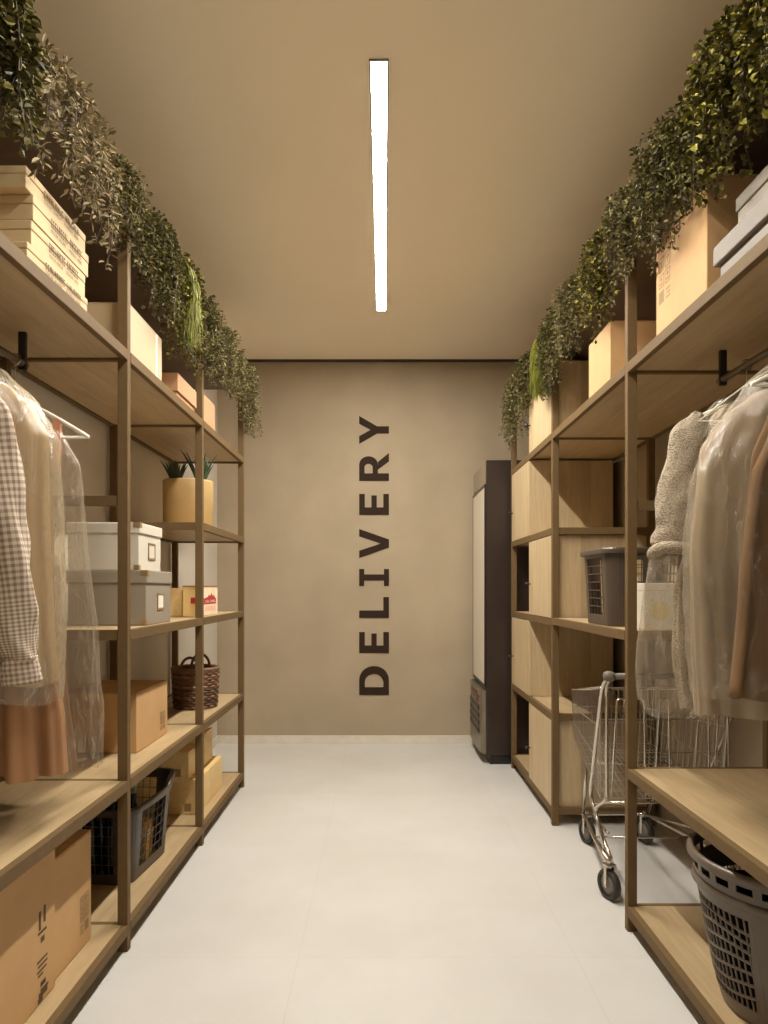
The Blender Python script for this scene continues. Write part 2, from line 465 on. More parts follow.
E_ = [(0, 0), (1, 0), (1, .19), (.36, .19), (.36, .41), (.93, .41), (.93, .59), (.36, .59), (.36, .81), (1, .81), (1, 1), (0, 1)]
L_ = [(0, 0), (1, 0), (1, .19), (.36, .19), (.36, 1), (0, 1)]
I_ = [(0, 0), (1, 0), (1, .17), (.68, .17), (.68, .83), (1, .83), (1, 1), (0, 1), (0, .83), (.32, .83), (.32, .17), (0, .17)]
V_ = [(.36, 0), (.64, 0), (1, 1), (.75, 1), (.5, .27), (.25, 1), (0, 1)]
Y_ = [(.37, 0), (.63, 0), (.63, .40), (1, 1), (.72, 1), (.5, .62), (.28, 1), (0, 1), (.37, .40)]
def LW(a, b): return Z(b), Z(a)-Z(b)
z0, w = LW(666, 695); letter_mesh('letter_d', z0, w, [], [dring(0, 0, 1, 1, .27, .19)])
z0, w = LW(632, 653); letter_mesh('letter_e', z0, w, [E_])
z0, w = LW(597, 618); letter_mesh('letter_l', z0, w, [L_])
z0, w = LW(569, 586); letter_mesh('letter_i', z0, w, [I_])
z0, w = LW(529, 558); letter_mesh('letter_v', z0, w, [V_])
z0, w = LW(494, 515); letter_mesh('letter_e', z0, w, [E_])
z0, w = LW(453, 481); letter_mesh('letter_r', z0, w, [[(0, 0), (.27, 0), (.27, .3698), (0, .3698)], [(.40, .3698), (.68, .3698), (1.0, 0), (.70, 0)]], [dring(0, .37, .88, 1, .27, .18)])
z0, w = LW(416, 444); letter_mesh('letter_y', z0, w, [Y_])

# ------------------------------------------------------------------ shelving units
BH = .0175      # half the height of a beam
def shelving(side, xf, xb, ys, levels, label):
    s = side
    root = thing('shelving_unit', (s*(xf+xb)/2, (ys[0]+ys[-1])/2, 0), label, 'shelving unit')
    def X(a, b): return (min(s*a, s*b), max(s*a, s*b))
    for y in ys:
        for (a, b) in ((xf, xf+.035), (xb-.035, xb)):
            MB().box(*X(a, b), y-.015, y+.015, 0, 2.50).build('upright', M['steel'], root, bevel=.002)
    rails = {}
    for i, lv in enumerate(levels):
        for z in lv:
            rails.setdefault(i, set()).add(z); rails.setdefault(i+1, set()).add(z)
            ya, yb = ys[i]+.016, ys[i+1]-.016
            bd = MB().box(*X(xf+.022, xb-.022), ya-.014, yb+.014, z-.008, z+BH).build('shelf_board', M['oak'], root, bevel=.0015)
            MB().box(*X(xf-.001, xf+.021), ya, yb, z-BH, z+BH+.001).build('front_beam', M['steel'], bd, bevel=.0015)
            MB().box(*X(xb-.021, xb), ya, yb, z-BH, z+BH+.001).build('back_beam', M['steel'], bd, bevel=.0015)
    for i, zs in rails.items():
        for z in sorted(zs):
            MB().box(*X(xf+.036, xb-.036), ys[i]-.010, ys[i]+.010, z-BH, z+BH+.0015).build('cross_rail', M['steel'], root, bevel=.0015)
    # planter trough carried on the tops of the uprights
    t = MB(); a, b = X(xf+.012, xb-.02); ya, yb = ys[0]-.02, ys[-1]+.015; z0, z1, q = 2.50, 2.60, .006
    t.box(a, b, ya, yb, z0, z0+q)
    t.box(a, a+q, ya, yb, z0+q, z1); t.box(b-q, b, ya, yb, z0+q, z1)
    t.box(a+q, b-q, ya, ya+q, z0+q, z1); t.box(a+q, b-q, yb-q, yb, z0+q, z1)
    tr = t.build('planter_trough', M['planter'], root)
    MB().box(a+q, b-q, ya+q, yb-q, z0+q, z1-.03).build('potting_soil', M['stem'], tr)
    return root
LY = [1.43, 2.417, 3.405, 4.397]; RY = [1.41, 2.558, 3.692, 4.861]
LU = shelving(-1, .88, 1.33, LY, [(.075, .57, 2.05), (.075, .57, 1.087, 2.05), (.075, .57, 1.087, 1.55, 2.05)],
         'tall brown metal shelving unit with oak boards along the left wall')
RU = shelving(1, .885, 1.425, RY, [(.075, .575, 2.05), (1.075, 2.05), (.075, .57, 1.07, 1.55, 2.05)],
         'tall brown metal shelving unit with oak boards along the right wall')
MB().box(-1.294, -.916, 2.407, 2.427, 1.533, 1.568).build('cross_rail', M['steel'], LU, bevel=.0015)
MB().box(.921, 1.389, 2.548, 2.568, 1.533, 1.568).build('cross_rail', M['steel'], RU, bevel=.0015)
# hanging rods belong to the units they are screwed to
for u, x, ya, yb, e in ((LU, -1.12, 1.45, 2.19, 2.17), (RU, 1.13, 1.43, 2.36, 2.335)):
    rod = MB().tube([(x, ya, 1.945), (x, yb, 1.945)], .011, 12).build('hanging_rod', M['rod'], u, smooth=True)
    for y in (ya+.10, e):
        MB().box(x-.011, x+.011, y-.008, y+.008, 1.925, 2.0425).build('rod_bracket', M['black'], rod, bevel=.002)

L_top, L_155, L_mid, L_low, L_bot = 2.069, 1.569, 1.106, .589, .094
R_top, R_155, R_mid, R_low, R_bot = 2.069, 1.569, 1.094, .594, .094
RB_mid, RB_low = 1.089, .589

# ------------------------------------------------------------------ boxes
def carton(name, x0, x1, y0, y1, z0, z1, mat, label, cat='box', group=None, flaps=True, lidgap=False):
    """closed carton: walls + two lid flaps with a seam"""
    t = thing(name, ((x0+x1)/2, (y0+y1)/2, z0), label, cat, group)
    MB().box(x0, x1, y0, y1, z0, z1-.004).build('body', mat, t, bevel=.003)
    ym = (y0+y1)/2
    for a, b in ((y0, ym-.0015), (ym+.0015, y1)):
        MB().box(x0+.001, x1-.001, a+.0005, b-.0005, z1-.0038, z1).build('flap', mat, t, bevel=.001)
    return t
def marks(t, mat, x, cells, name='printed_mark'):
    """flat print on an aisle-facing side at x: quads (y0,y1,z0,z1)"""
    mb = MB(); s = 1 if x < 0 else -1
    for (y0, y1, z0, z1) in cells:
        xx = x+s*.0008
        q = [(xx, y0, z0), (xx, y1, z0), (xx, y1, z1), (xx, y0, z1)]
        mb.add(q, [(0, 1, 2, 3)] if s > 0 else [(3, 2, 1, 0)])
    return mb.build(name, mat, t)
def outline(y0, y1, z0, z1, w):
    return [(y0, y1, z0, z0+w), (y0, y1, z1-w, z1), (y0, y0+w, z0+w, z1-w), (y1-w, y1, z0+w, z1-w)]
def print_cells(y0, y1, z0, z1, seed):
    """the carton's handling marks: arrows, framed glyphs and a dark square"""
    c = []; dy, dz = y1-y0, z1-z0
    w = min(dy, dz)*.05
    def cell(a, b, e, f): return (y0+a*dy, y0+b*dy, z0+e*dz, z0+f*dz)
    for k in range(2):
        a0 = .05+.48*k
        c += outline(*cell(a0, a0+.42, .68, .98), w)
        c += [cell(a0+.17, a0+.23, .74, .88), cell(a0+.10, a0+.30, .86, .90)]
        c += outline(*cell(a0, a0+.42, .36, .64), w)
        c += [cell(a0+.08, a0+.34, .42, .46), cell(a0+.14, a0+.28, .50, .58)]
    c += [cell(.53, .95, .05, .30)]
    c += [cell(.05, .40, .22, .26), cell(.05, .32, .14, .18), cell(.05, .40, .06, .10)]
    return c
rng = R(5)
def text_cells(y0, y1, z0, z1, words, rnd):
    """a line of print too small to read: letter-sized strokes grouped in words"""
    c = []; total = sum(words)+len(words)-1; cw = (y1-y0)/total; y = y0
    for wl in words:
        for k in range(wl):
            a, b = y+cw*.12, y+cw*.80; kind = rnd.randrange(4); st = cw*.24
            c.append((a, a+st, z0, z1))
            if kind in (0, 1): c.append((b-st, b, z0, z1))
            if kind in (0, 2): c.append((a+st, b, z1-(z1-z0)*.2, z1))
            if kind in (2, 3): c.append((a+st, b, z0, z0+(z1-z0)*.2))
            if kind == 1: c.append((a+st, b-st, (z0*.55+z1*.45), (z0*.4+z1*.6)))
            y += cw
        y += cw
    return c

# pizza boxes, left top shelf
zz = L_top; pz = [(1.755, 2.112, .052, 'lowest of the stack of flat pale pizza boxes on the left top shelf'),
      (1.780, 2.100, .066, 'second from bottom in the stack of flat pale pizza boxes'),
      (1.782, 2.114, .066, 'flat pale pizza box third from the bottom, sticking out at its far end'),
      (1.752, 2.102, .056, 'topmost flat pale pizza box with two blocks of print, under the dry plant')]
for i, (ya, yb, hh, lab) in enumerate(pz):
    xf = (-.895, -.897, -.893, -.897)[i]
    t = thing('pizza_box', (xf-.17, (ya+yb)/2, zz), lab, 'pizza box', 'pizza boxes on the left top shelf')
    MB().box(xf-.345, xf, ya, yb, zz, zz+hh*.62).build('tray', M['card_pale'], t, bevel=.002)
    MB().box(xf-.347, xf+.0015, ya-.001, yb+.001, zz+hh*.62+.0006, zz+hh-.0008).build('lid', M['card_pale'], t, bevel=.003)
    y0, y1 = ya+.09, yb-.05
    cells = text_cells(y0, y1, zz+hh*.45, zz+hh*.80, (9, 7), rng)+text_cells(y0, y0+(y1-y0)*.45, zz+hh*.22, zz+hh*.34, (6, 6), rng)
    cells += text_cells(y0+(y1-y0)*.55, y1, zz+hh*.22, zz+hh*.34, (7, 4), rng)
    marks(t, M['ink'], xf+.0016, cells, 'printed_text')
    zz += hh

# cartons, left side
t = carton('cardboard_box', -1.25, -.893, 2.45, 2.815, L_top, 2.25, M['card_cream'], 'cream cardboard box on the left top shelf just past the nearest upright')
MB().box(-.8925, -.8915, 2.735, 2.755, L_top+.002, 2.243).build('pale_strip', M['paper'], t)  # narrow pale strip down the aisle side
t = thing('shoe_box', (-1.05, 3.19, L_top), 'low pinkish box with overhanging lid on the left top shelf', 'box')
MB().box(-1.19, -.905, 3.055, 3.34, L_top, L_top+.09).build('body', M['card_pink'], t, bevel=.002)
MB().box(-1.197, -.897, 3.045, 3.35, L_top+.040, L_top+.118).build('lid', M['card_pink'], t, bevel=.002)
t = carton('cardboard_box', -1.17, -.893, 3.45, 3.70, L_top, 2.215, M['card_pink'], 'upright pinkish box at the far end of the left top shelf')
t = carton('cardboard_box', -1.29, -.990, 2.80, 3.20, L_low, .83, M['card'], 'brown cardboard box on the left shelf beneath the grey storage box')
marks(t, M['ink_pale'], -.990, print_cells(3.09, 3.165, .615, .70, 3))
t = carton('cardboard_box', -1.29, -.955, 1.47, 2.035, L_bot, .515, M['card'], 'large brown cardboard box at the left bottom shelf nearest the camera')
y0, y1 = 1.93, 1.995
marks(t, M['ink'], -.955, [(1.935, 1.948, .300, .352), (1.962, 1.975, .312, .360), (1.93, 1.98, .288, .296), (1.945, 1.968, .262, .278),
      ]); marks(t, M['ink'], -.955, [(1.925, 1.985, .212, .218), (1.930, 1.985, .198, .204), (1.925, 1.98, .184, .190), (1.930, 1.96, .172, .178), (1.945, 1.975, .140, .154),
      (1.935, 1.985, .112, .126), (1.930, 1.958, .100, .112), (1.945, 1.99, .126, .134)])
t = carton('cardboard_box', -1.29, -.968, 2.055, 2.315, L_bot, .452, M['card'], 'smaller brown cardboard box standing behind the large one at the left bottom shelf')
marks(t, M['ink_pale'], -.968, print_cells(2.225, 2.295, .135, .265, 6))

# lidded storage boxes with bronze corner clips
def storage_box(x0, x1, y0, y1, z0, z1, lid_h, mat, label, label_mat):
    t = thing('storage_box', ((x0+x1)/2, (y0+y1)/2, z0), label, 'storage box', 'lidded storage boxes on the left shelf')
    MB().box(x0, x1, y0, y1, z0, z1-.006).build('body', mat, t, bevel=.003)
    MB().box(x0-.006, x1+.006, y0-.006, y1+.006, z1-lid_h, z1).build('lid', mat, t, bevel=.004)
    for (zc) in (z0+.010, z1-.010):
        e = .007 if zc > z0+.02 else .0008
        mb = MB()
        mb.box(x1-.020, x1+e, y0-e, y0-e+.0015, zc-.010, zc+.0105)
        mb.box(x1+e-.0015, x1+e, y0-e+.0015, y0+.020, zc-.010, zc+.0105)
        mb.build('corner_clip', M['bronze'], t)
    ym = lerp(y0, y1, .56); zm = lerp(z0, z1-lid_h, .55)
    h = MB(); 
    for c in outline(ym-.042, ym+.042, zm-.034, zm+.034, .008): h.box(x1, x1+.003, c[0], c[1], c[2], c[3])
    lh = h.build('label_holder', M['bronze'], t)
    MB().box(x1+.0002, x1+.0016, ym-.034, ym+.034, zm-.026, zm+.026).build('paper_label', label_mat, lh)
    return t
storage_box(-1.22, -.918, 2.70, 3.01, L_mid, 1.318, .050, M['gray_box'], 'grey lidded storage box with bronze clips under the white one', M['paper'])
storage_box(-1.22, -.946, 2.70, 2.965, 1.3185, 1.503, .042, M['white_box'], 'white lidded storage box stacked on the grey storage box', M['white_box'])

# printed tea-like carton and plain tan carton
t = thing('printed_carton', (-1.02, 3.71, L_mid), 'small yellow carton with a red printed crest on the left shelf', 'carton')
MB().box(-1.012, -.928, 3.52, 3.90, L_mid, 1.255).build('body', M['tea'], t, bevel=.002)
MB().box(-1.014, -.926, 3.518, 3.902, 1.2555, 1.262).build('lid', M['tea_rim'], t)
MB().box(-.9278, -.9268, 3.524, 3.896, L_mid+.003, 1.253).build('printed_face', M['tea_face'], t)
mb = MB()
def plate(yzs, x):
    n = len(yzs); mb.add([(x, y, z) for y, z in yzs], [tuple(range(n))])
plate([(3.60, 1.165), (3.86, 1.165), (3.86, 1.195), (3.83, 1.200), (3.815, 1.214), (3.79, 1.205), (3.755, 1.226), (3.73, 1.206), (3.70, 1.216), (3.68, 1.203), (3.60, 1.195)], -.9262)
mb.build('red_crest', M['red'], t)
marks(t, M['paper'], -.9262, text_cells(3.63, 3.84, 1.175, 1.187, (4, 6), rng), 'crest_text')
MB().box(-.972, -.935, 3.5185, 3.5195, 1.172, 1.202).build('red_tab', M['red'], t)
MB().box(-.9268, -.9263, 3.63, 3.85, 1.13, 1.155).build('pink_print', M['pink'], t)
carton('cardboard_box', -1.16, -1.024, 3.56, 3.86, L_mid, 1.250, M['box_yellow'], 'plain tan carton standing left of the yellow printed carton', 'carton')

# honey coloured wooden boxes, left bottom
def wood_box(x0, x1, y0, y1, z0, z1, label, stamp=True):
    t = thing('wooden_box', ((x0+x1)/2, (y0+y1)/2, z0), label, 'wooden box', 'honey wooden boxes on the left bottom shelf')
    MB().box(x0, x1, y0, y1, z0, z1-.013).build('body', M['box_yellow'], t, bevel=.0015)
    MB().box(x0, x1, y0, y1, z1-.0125, z1).build('lid', M['box_yellow'], t, bevel=.0015)
    if stamp: MB().box(x1-.075, x1-.040, y0-.001, y0-.0002, z0+.015, z0+.055).build('stamp', M['ink_pale'], t)
    return t
wood_box(-1.27, -.945, 3.575, 3.815, L_bot, .270, 'wide honey coloured wooden box at the front of the left bottom shelf')
wood_box(-1.27, -.945, 3.820, 4.090, L_bot, .270, 'honey coloured wooden box at the far end of the left bottom shelf')
wood_box(-1.27, -.998, 3.575, 3.76, .2705, .410, 'smaller honey wooden box stacked on the wide front one')
wood_box(-1.20, -.985, 3.84, 4.02, .2705, .450, 'upright honey wooden box stacked on the far one', False)

# wooden planter with aloe on the 1.55 m shelf
t = thing('wooden_pot', (-1.045, 3.74, L_155), 'round tan wooden pot holding aloes on the upper left shelf', 'plant pot')
mb = MB(); mb.lathe([(.122, L_155), (.130, L_155+.01), (.132, 1.81), (.132, 1.818), (.118, 1.818), (.116, 1.79)], (-1.045, 3.74, 0), 40, cap0=True)
mb.build('pot_wall', M['pot'], t, smooth=True)
MB().lathe([(.116, 1.788), (.002, 1.793)], (-1.045, 3.74, 0), 24, cap1=True).build('soil', M['stem'], t)
def aloe(cx, cy, z0, n, ln, seed, label):
    rd = R(seed); t = thing('aloe_plant', (cx, cy, z0), label, 'plant', 'aloes in the wooden pot')
    for i in range(n):
        a = 2*PI*i/n*1.0+rd.uniform(-.4, .4); sp = rd.uniform(.25, 1.0); L = ln*rd.uniform(.7, 1.1)
        d = Vector((math.cos(a), math.sin(a), 0)); p0 = Vector((cx, cy, z0))
        pts = bez(p0+d*.006, p0+d*.03*sp+Vector((0, 0, L*.4)), p0+d*L*.4*sp+Vector((0, 0, L*.75)), p0+d*L*.62*sp+Vector((0, 0, L)), 6)
        MB().tube(pts, [.008, .008, .0075, .0065, .005, .003, .001], 6).build('leaf', M['succulent'], t, smooth=True)
aloe(-1.10, 3.70, 1.7895, 24, .13, 1, 'spiky dark green aloe at the left of the round wooden pot')
aloe(-.98, 3.73, 1.7895, 22, .17, 2, 'taller spiky aloe at the right of the round wooden pot')

# wicker basket
def wicker_basket(cx, cy, z0, r0, r1, h):
    t = thing('wicker_basket', (cx, cy, z0), 'round brown wicker basket with two arched handles on the left shelf', 'basket')
    mb = MB(); nst = 28; nr = 15
    for k in range(nr):
        z = z0+.010+(h-.02)*k/(nr-1); r = lerp(r0, r1, k/(nr-1)); pts = []
        for j in range(nst*4):
            a = 2*PI*j/(nst*4); rr = r+.0045*math.cos(a*nst/1.0/2+PI*(k % 2))
            pts.append((cx+rr*math.cos(a), cy+rr*math.sin(a), z))
        mb.tube(pts, .0085, 5, closed=True)
    for j in range(nst):
        a = 2*PI*j/nst
        mb.tube([(cx+r0*math.cos(a), cy+r0*math.sin(a), z0+.004), (cx+r1*math.cos(a), cy+r1*math.sin(a), z0+h)], .0045, 5)
    mb.build('woven_wall', M['wicker'], t, smooth=True)
    MB().lathe([(r0, z0), (r0, z0+.008)], (cx, cy, 0), 28, cap0=True, cap1=True).build('bottom', M['wicker'], t)
    MB().tube([(cx+(r1+.002)*math.cos(2*PI*j/48), cy+(r1+.002)*math.sin(2*PI*j/48), z0+h) for j in range(48)], .011, 7, closed=True).build('rim', M['wicker'], t, smooth=True)
    for s in (-1, 1):
        pts = [(cx+.052*math.cos(PI*i/14), cy+s*(r1-.008)*.95, z0+h-.004+.072*math.sin(PI*i/14)) for i in range(15)]
        MB().tube(pts, .008, 7).build('handle', M['wicker'], t, smooth=True)
wicker_basket(-1.05, 3.90, L_low, .112, .122, .215)

# ------------------------------------------------------------------ lattice tubs and crates
def rrect(cx, cy, hx, hy, r, n):
    """rounded rectangle outline, n points per side + corners, counter clockwise; returns points with flag 'corner'"""
    pts = []
    cs = [(cx+hx-r, cy-hy+r, -PI/2), (cx+hx-r, cy+hy-r, 0), (cx-hx+r, cy+hy-r, PI/2), (cx-hx+r, cy-hy+r, PI)]
    k = 6
    for q, (x, y, a0) in enumerate(cs):
        for i in range(k+1):
            a = a0+PI/2*i/k
            pts.append((x+r*math.cos(a), y+r*math.sin(a), 'c'))
        nx, ny, na = cs[(q+1) % 4]
        e = pts[-1]; s2 = (nx+r*math.cos(na), ny+r*math.sin(na))
        for i in range(1, n):
            u = i/n
            pts.append((lerp(e[0], s2[0], u), lerp(e[1], s2[1], u), 'e' if u < .09 or u > .91 else 's'))
    return pts
def crate(name, cx, cy, hx, hy, z0, z1, taper, mat, label, raise_far=0., nv=8, ns=17, rot=0., step=2):
    t = thing(name, (cx, cy, z0), label, 'basket')
    B = rrect(cx, cy, hx, hy, .045, ns); T = rrect(cx, cy, hx+taper, hy+taper, .055, ns); n = len(B)
    def top(y):
        u = (y-(cy+hy*.45))/(hy*.45); u = min(1, max(0, u)); return z1+raise_far*u*u*(3-2*u)
    def P(j, v):
        b, q = B[j % n], T[j % n]; x, y = lerp(b[0], q[0], v), lerp(b[1], q[1], v)
        return (x, y, lerp(z0, top(q[1]), v))
    mb = MB(); v0, v1 = .13, .90
    for j in range(n):
        j2 = (j+1) % n; solid = B[j][2] != 's' or B[j2][2] != 's'
        spans = [(0, .06), (.06, v0), (v1, 1)]
        if solid: spans = [(0, .06), (.06, v0), (v0, v1), (v1, 1)]
        for a, b in spans: mb.add([P(j, a), P(j2, a), P(j2, b), P(j, b)], [(0, 1, 2, 3)])
    mb.add([P(j, 0) for j in range(n)], [tuple(range(n-1, -1, -1))])
    mb.rotz((cx, cy), rot).build('shell', mat, t, solid=.005)
    g = MB()
    for j in range(n):
        if B[j][2] == 's' and (j % step == 0): g.tube([P(j, v0-.01), P(j, (v0+v1)/2), P(j, v1+.01)], .0019, 5)
    for i in range(1, nv):
        v = lerp(v0, v1, i/nv); run = []
        for j in range(n+1):
            if B[j % n][2] != 'c': run.append(P(j, v))
            else:
                if len(run) > 1: g.tube(run, .0019, 5)
                run = []
        if len(run) > 1: g.tube(run, .0019, 5)
    g.rotz((cx, cy), rot).build('grid_wall', mat, t)
    lip = MB(); n2 = n
    ring = []
    for j in range(n):
        p = Vector(P(j, 1)); c = Vector((cx, cy, p.z)); d = (p-c).normalized()
        ring.append((p, d))
    prof = [(0, -.004), (0, .004), (.018, .004), (.022, -.002), (.022, -.018), (.017, -.018), (.016, -.004)]
    rows = [[p+d*a+Vector((0, 0, b)) for p, d in ring] for a, b in prof]
    lip.loft(rows); lip.rotz((cx, cy), rot).build('rim', mat, t, smooth=False)
    return t
crate('storage_basket', -1.105, 2.915, .132, .188, L_bot+.003, .392, .024, M['plastic'], 'dark grey plastic grid basket full of bottles on the left bottom shelf', .050, 6, 19, -.08, 3)
crate('storage_basket', 1.085, 3.01, .165, .175, R_mid+.003, 1.410, .016, M['plastic_brown'], 'taupe plastic grid basket on the right middle shelf', 0, 7, 19, 0, 3)

def bottle(x, y, z, h, r, label, cap, seedless=0):
    t = thing('bottle', (x, y, z), label, 'bottle', 'bottles in the dark grid basket')
    MB().lathe([(r*.9, z), (r, z+.006), (r, z+h*.62), (r*.8, z+h*.70), (r*.36, z+h*.80), (r*.33, z+h*.93), (.001, z+h*.93)], (x, y, 0), 18, cap0=True).build('glass_body', M['bottle'], t, smooth=True)
    MB().lathe([(r*.46, z+h*.90), (r*.46, z+h), (.001, z+h)], (x, y, 0), 16, cap0=True).build('cap', cap, t, smooth=False)
    return t
bz = L_bot+.007
bottle(-1.163, 2.778, bz, .330, .032, 'dark bottle with cream cap, leftmost in the grid basket', M['cap_cream'])
bottle(-1.168, 2.855, bz, .350, .032, 'dark bottle with cream cap, second row behind the leftmost one', M['cap_cream'])
bottle(-1.080, 2.782, bz, .335, .032, 'dark bottle with cream cap just left of the basket corner', M['cap_cream'])
bottle(-1.085, 2.915, bz, .395, .033, 'dark bottle with greenish cap in the middle of the grid basket', M['cap_green'])
bottle(-1.028, 2.868, bz, .345, .033, 'dark bottle with greenish cap by the aisle side of the basket', M['cap_green'])
bottle(-1.195, 2.99, bz, .345, .032, 'dark bottle with green cap at the back of the grid basket', M['cap_green'])
def pack(x0, x1, y0, y1, z, h, mat, label):
    t = thing('snack_pack', ((x0+x1)/2, (y0+y1)/2, z), label, 'packet', 'packets in the dark grid basket')
    MB().box(x0, x1, y0, y1, z, z+h).build('pouch', mat, t, bevel=.006)
    MB().box(x0-.002, x1+.002, y0-.002, y1+.002, z+h*.62, z+h*.74).build('band', M['cap_cream'], t)
pack(-1.035, -1.003, 2.765, 2.795, bz, .150, M['pack_orange'], 'thin orange packet at the near corner of the grid basket')
pack(-1.045, -1.000, 2.945, 2.985, bz, .165, M['pack_orange'], 'left one of two orange packets side by side in the grid basket')
pack(-1.045, -1.000, 2.995, 3.030, bz, .160, M['pack_orange'], 'right one of two orange packets side by side in the grid basket')
pack(-1.085, -1.055, 2.955, 3.010, bz, .210, M['pack_red'], 'maroon packet behind the two orange packets')
# things in the taupe basket on the right
for (x0, x1, y0, y1, h, mt, lab) in ((.965, 1.06, 2.92, 2.985, .20, M['paper'], 'white carton standing inside the taupe grid basket'),
                              (.975, 1.07, 3.03, 3.12, .26, M['card'], 'brown carton behind the white one inside the taupe grid basket')):
    t = thing('small_carton', ((x0+x1)/2, (y0+y1)/2, R_mid+.007), lab, 'carton')
    MB().box(x0, x1, y0, y1, R_mid+.007, R_mid+h).build('body', mt, t, bevel=.002)
    MB().box(x0+.002, x1-.002, y0+.002, y1-.002, R_mid+h+.0002, R_mid+h+.003).build('flap', mt, t)
t = thing('white_carton', (1.022, 2.65, R_mid), 'white carton with a round yellow sticker, seen through the garment bag', 'carton')
MB().box(.968, 1.076, 2.60, 2.70, R_mid, 1.250).build('body', M['white_box'], t, bevel=.003)
MB().box(.966, 1.078, 2.598, 2.702, 1.240, 1.2685).build('lid', M['white_box'], t, bevel=.002)
mb = MB(); n = 28; mb.add([(1.022+.036*math.cos(2*PI*j/n), 2.5994, 1.165+.036*math.sin(2*PI*j/n)) for j in range(n)], [tuple(range(n))])
mb.build('round_sticker', M['yellow_dot'], t)

# oval laundry basket, right bottom shelf
def laundry_basket(cx, cy, z0, ra, rb, h):
    t = thing('laundry_basket', (cx, cy, z0), 'oval grey plastic laundry basket with wavy lattice on the right bottom shelf', 'laundry basket')
    flat = 1.0
    def rad(z):
        u = (z-z0)/h; return lerp(ra, rb, u**.8)
    def P(a, z, off=0): 
        r = rad(z)+off
        return (cx+r*math.cos(a), cy+r*flat*math.sin(a), z)
    n = 96
    shell = MB()
    def band(za, zb, a0=0, a1=2*PI, k=n, zfn=None):
        rows = []
        for i in range(k+1):
            a = lerp(a0, a1, i/k)
            zt = zfn(a) if zfn else zb
            rows.append((P(a, za), P(a, zt)))
        vs = [p for r in rows for p in r]
        shell.add(vs, [(2*i, 2*i+2, 2*i+3, 2*i+1) for i in range(k)])
    lz0, lz1 = z0+.045, z0+h-.115
    band(z0, lz0); band(lz1, z0+h-.062)
    # four lattice windows separated by solid pillars
    wins = [(PI+.02, PI+1.20), (PI+1.65, 2*PI+.10), (.45, 1.5), (1.95, PI-.42)]
    wins = [(PI-.75, PI+.62), (PI+1.05, PI+2.42), (2*PI-.45, 2*PI+.62), (PI-1.95, PI-1.15)]
    angs = sorted([(a, b) for a, b in wins]); 
    def inwin(a):
        for s, e in wins:
            for o in (-2*PI, 0, 2*PI):
                if s < a+o < e: return True
        return False
    k = 120
    for i in range(k):
        a, b = 2*PI*i/k, 2*PI*(i+1)/k
        if not inwin((a+b)/2):
            zs = [lerp(lz0, lz1, q/4) for q in range(5)]
            for q in range(4): shell.add([P(a, zs[q]), P(b, zs[q]), P(b, zs[q+1]), P(a, zs[q+1])], [(0, 1, 2, 3)])
    # rim wall with hand slots: left out every other stretch
    za, zb, zc, zd = z0+h-.062, z0+h-.046, z0+h-.026, z0+h
    m = 144
    for i in range(m):
        a, b = 2*PI*i/m, 2*PI*(i+1)/m
        for (p, q) in ((za, zb), (zb, zc), (zc, zd)):
            if (p, q) == (zb, zc) and i % 6 < 4 : continue
            shell.add([P(a, p), P(b, p), P(b, q), P(a, q)], [(0, 1, 2, 3)])
    shell.add([P(2*PI*j/48, z0) for j in range(48)], [tuple(range(47, -1, -1))])
    shell.build('shell', M['plastic_taupe'], t, solid=.004)
    ln = MB(); ln.lathe([(rad(z)-.014, z) for z in (z0+.012, z0+.15, z0+h-.125)], (cx, cy, 0), 40)
    ln.build('lattice_shade', M['lattice_shade'], t, smooth=True)  # black sheet added inside so the lattice holes look shaded
    lat = MB()
    for s, e in wins:
        nn = int((e-s)/.085)
        for i in range(0, nn+2):
            a = lerp(s, e, i/nn)
            lat.tube([P(a+.10*(1-v)-.05, lerp(lz0-.004, lz1+.004, v)) for v in (0, .25, .5, .75, 1)], .0028, 5)
        for r in range(1, 8):
            z = lerp(lz0, lz1, r/8)
            lat.tube([P(lerp(s-.02, e+.02, i/22), z+.010*math.sin(i/22*PI*2+r*.6)) for i in range(23)], .0042, 5)
    lat.build('lattice', M['plastic_taupe'], t)
    for nm, zt, off, hh in (('rim', z0+h, .008, .013), ('collar', z0+h-.072, .006, .012)):
        mb = MB(); rows = []
        for a_, b_ in ((-.004, 0), (-.004, .006), (off*.6, .008), (off+.004, .002), (off+.006, -hh), (off, -hh), (off-.002, -.004), (.002, -.003)):
            rows.append([P(2*PI*j/n, zt, 0)[:2]+(zt,) for j in range(n)])
            rows[-1] = [(cx+(rad(zt)+a_)*math.cos(2*PI*j/n), cy+(rad(zt)+a_)*math.sin(2*PI*j/n), zt+b_) for j in range(n)]
        mb.loft(rows); mb.build(nm, M['plastic_taupe'], t, smooth=True)
    return t
laundry_basket(1.125, 1.935, R_bot+.003, .172, .252, .412)

# ------------------------------------------------------------------ right top shelf boxes
t = carton('cardboard_box', .892, 1.36, 1.935, 2.295, R_top, 2.395, M['card'], 'big brown cardboard box on the right top shelf under the leafy plants')
marks(t, M['ink_pale'], .892, print_cells(2.175, 2.275, 2.155, 2.315, 4))
t = carton('cardboard_box', .892, 1.25, 2.76, 3.05, R_top, 2.305, M['card'], 'tan cardboard box on the right top shelf beyond the nearest upright')
t = thing('document_box', (1.11, 1.67, R_top), 'flat grey lidded box at the near end of the right top shelf', 'box')
MB().box(.910, 1.36, 1.45, 1.895, R_top, R_top+.062).build('body', M['gray_lid'], t, bevel=.003)
MB().box(.898, 1.37, 1.43, 1.912, R_top+.055, R_top+.108).build('lid', M['gray_lid'], t, bevel=.004)
t = thing('document_box', (1.11, 1.62, R_top+.1085), 'smaller grey box stacked on the flat lidded grey box', 'box')
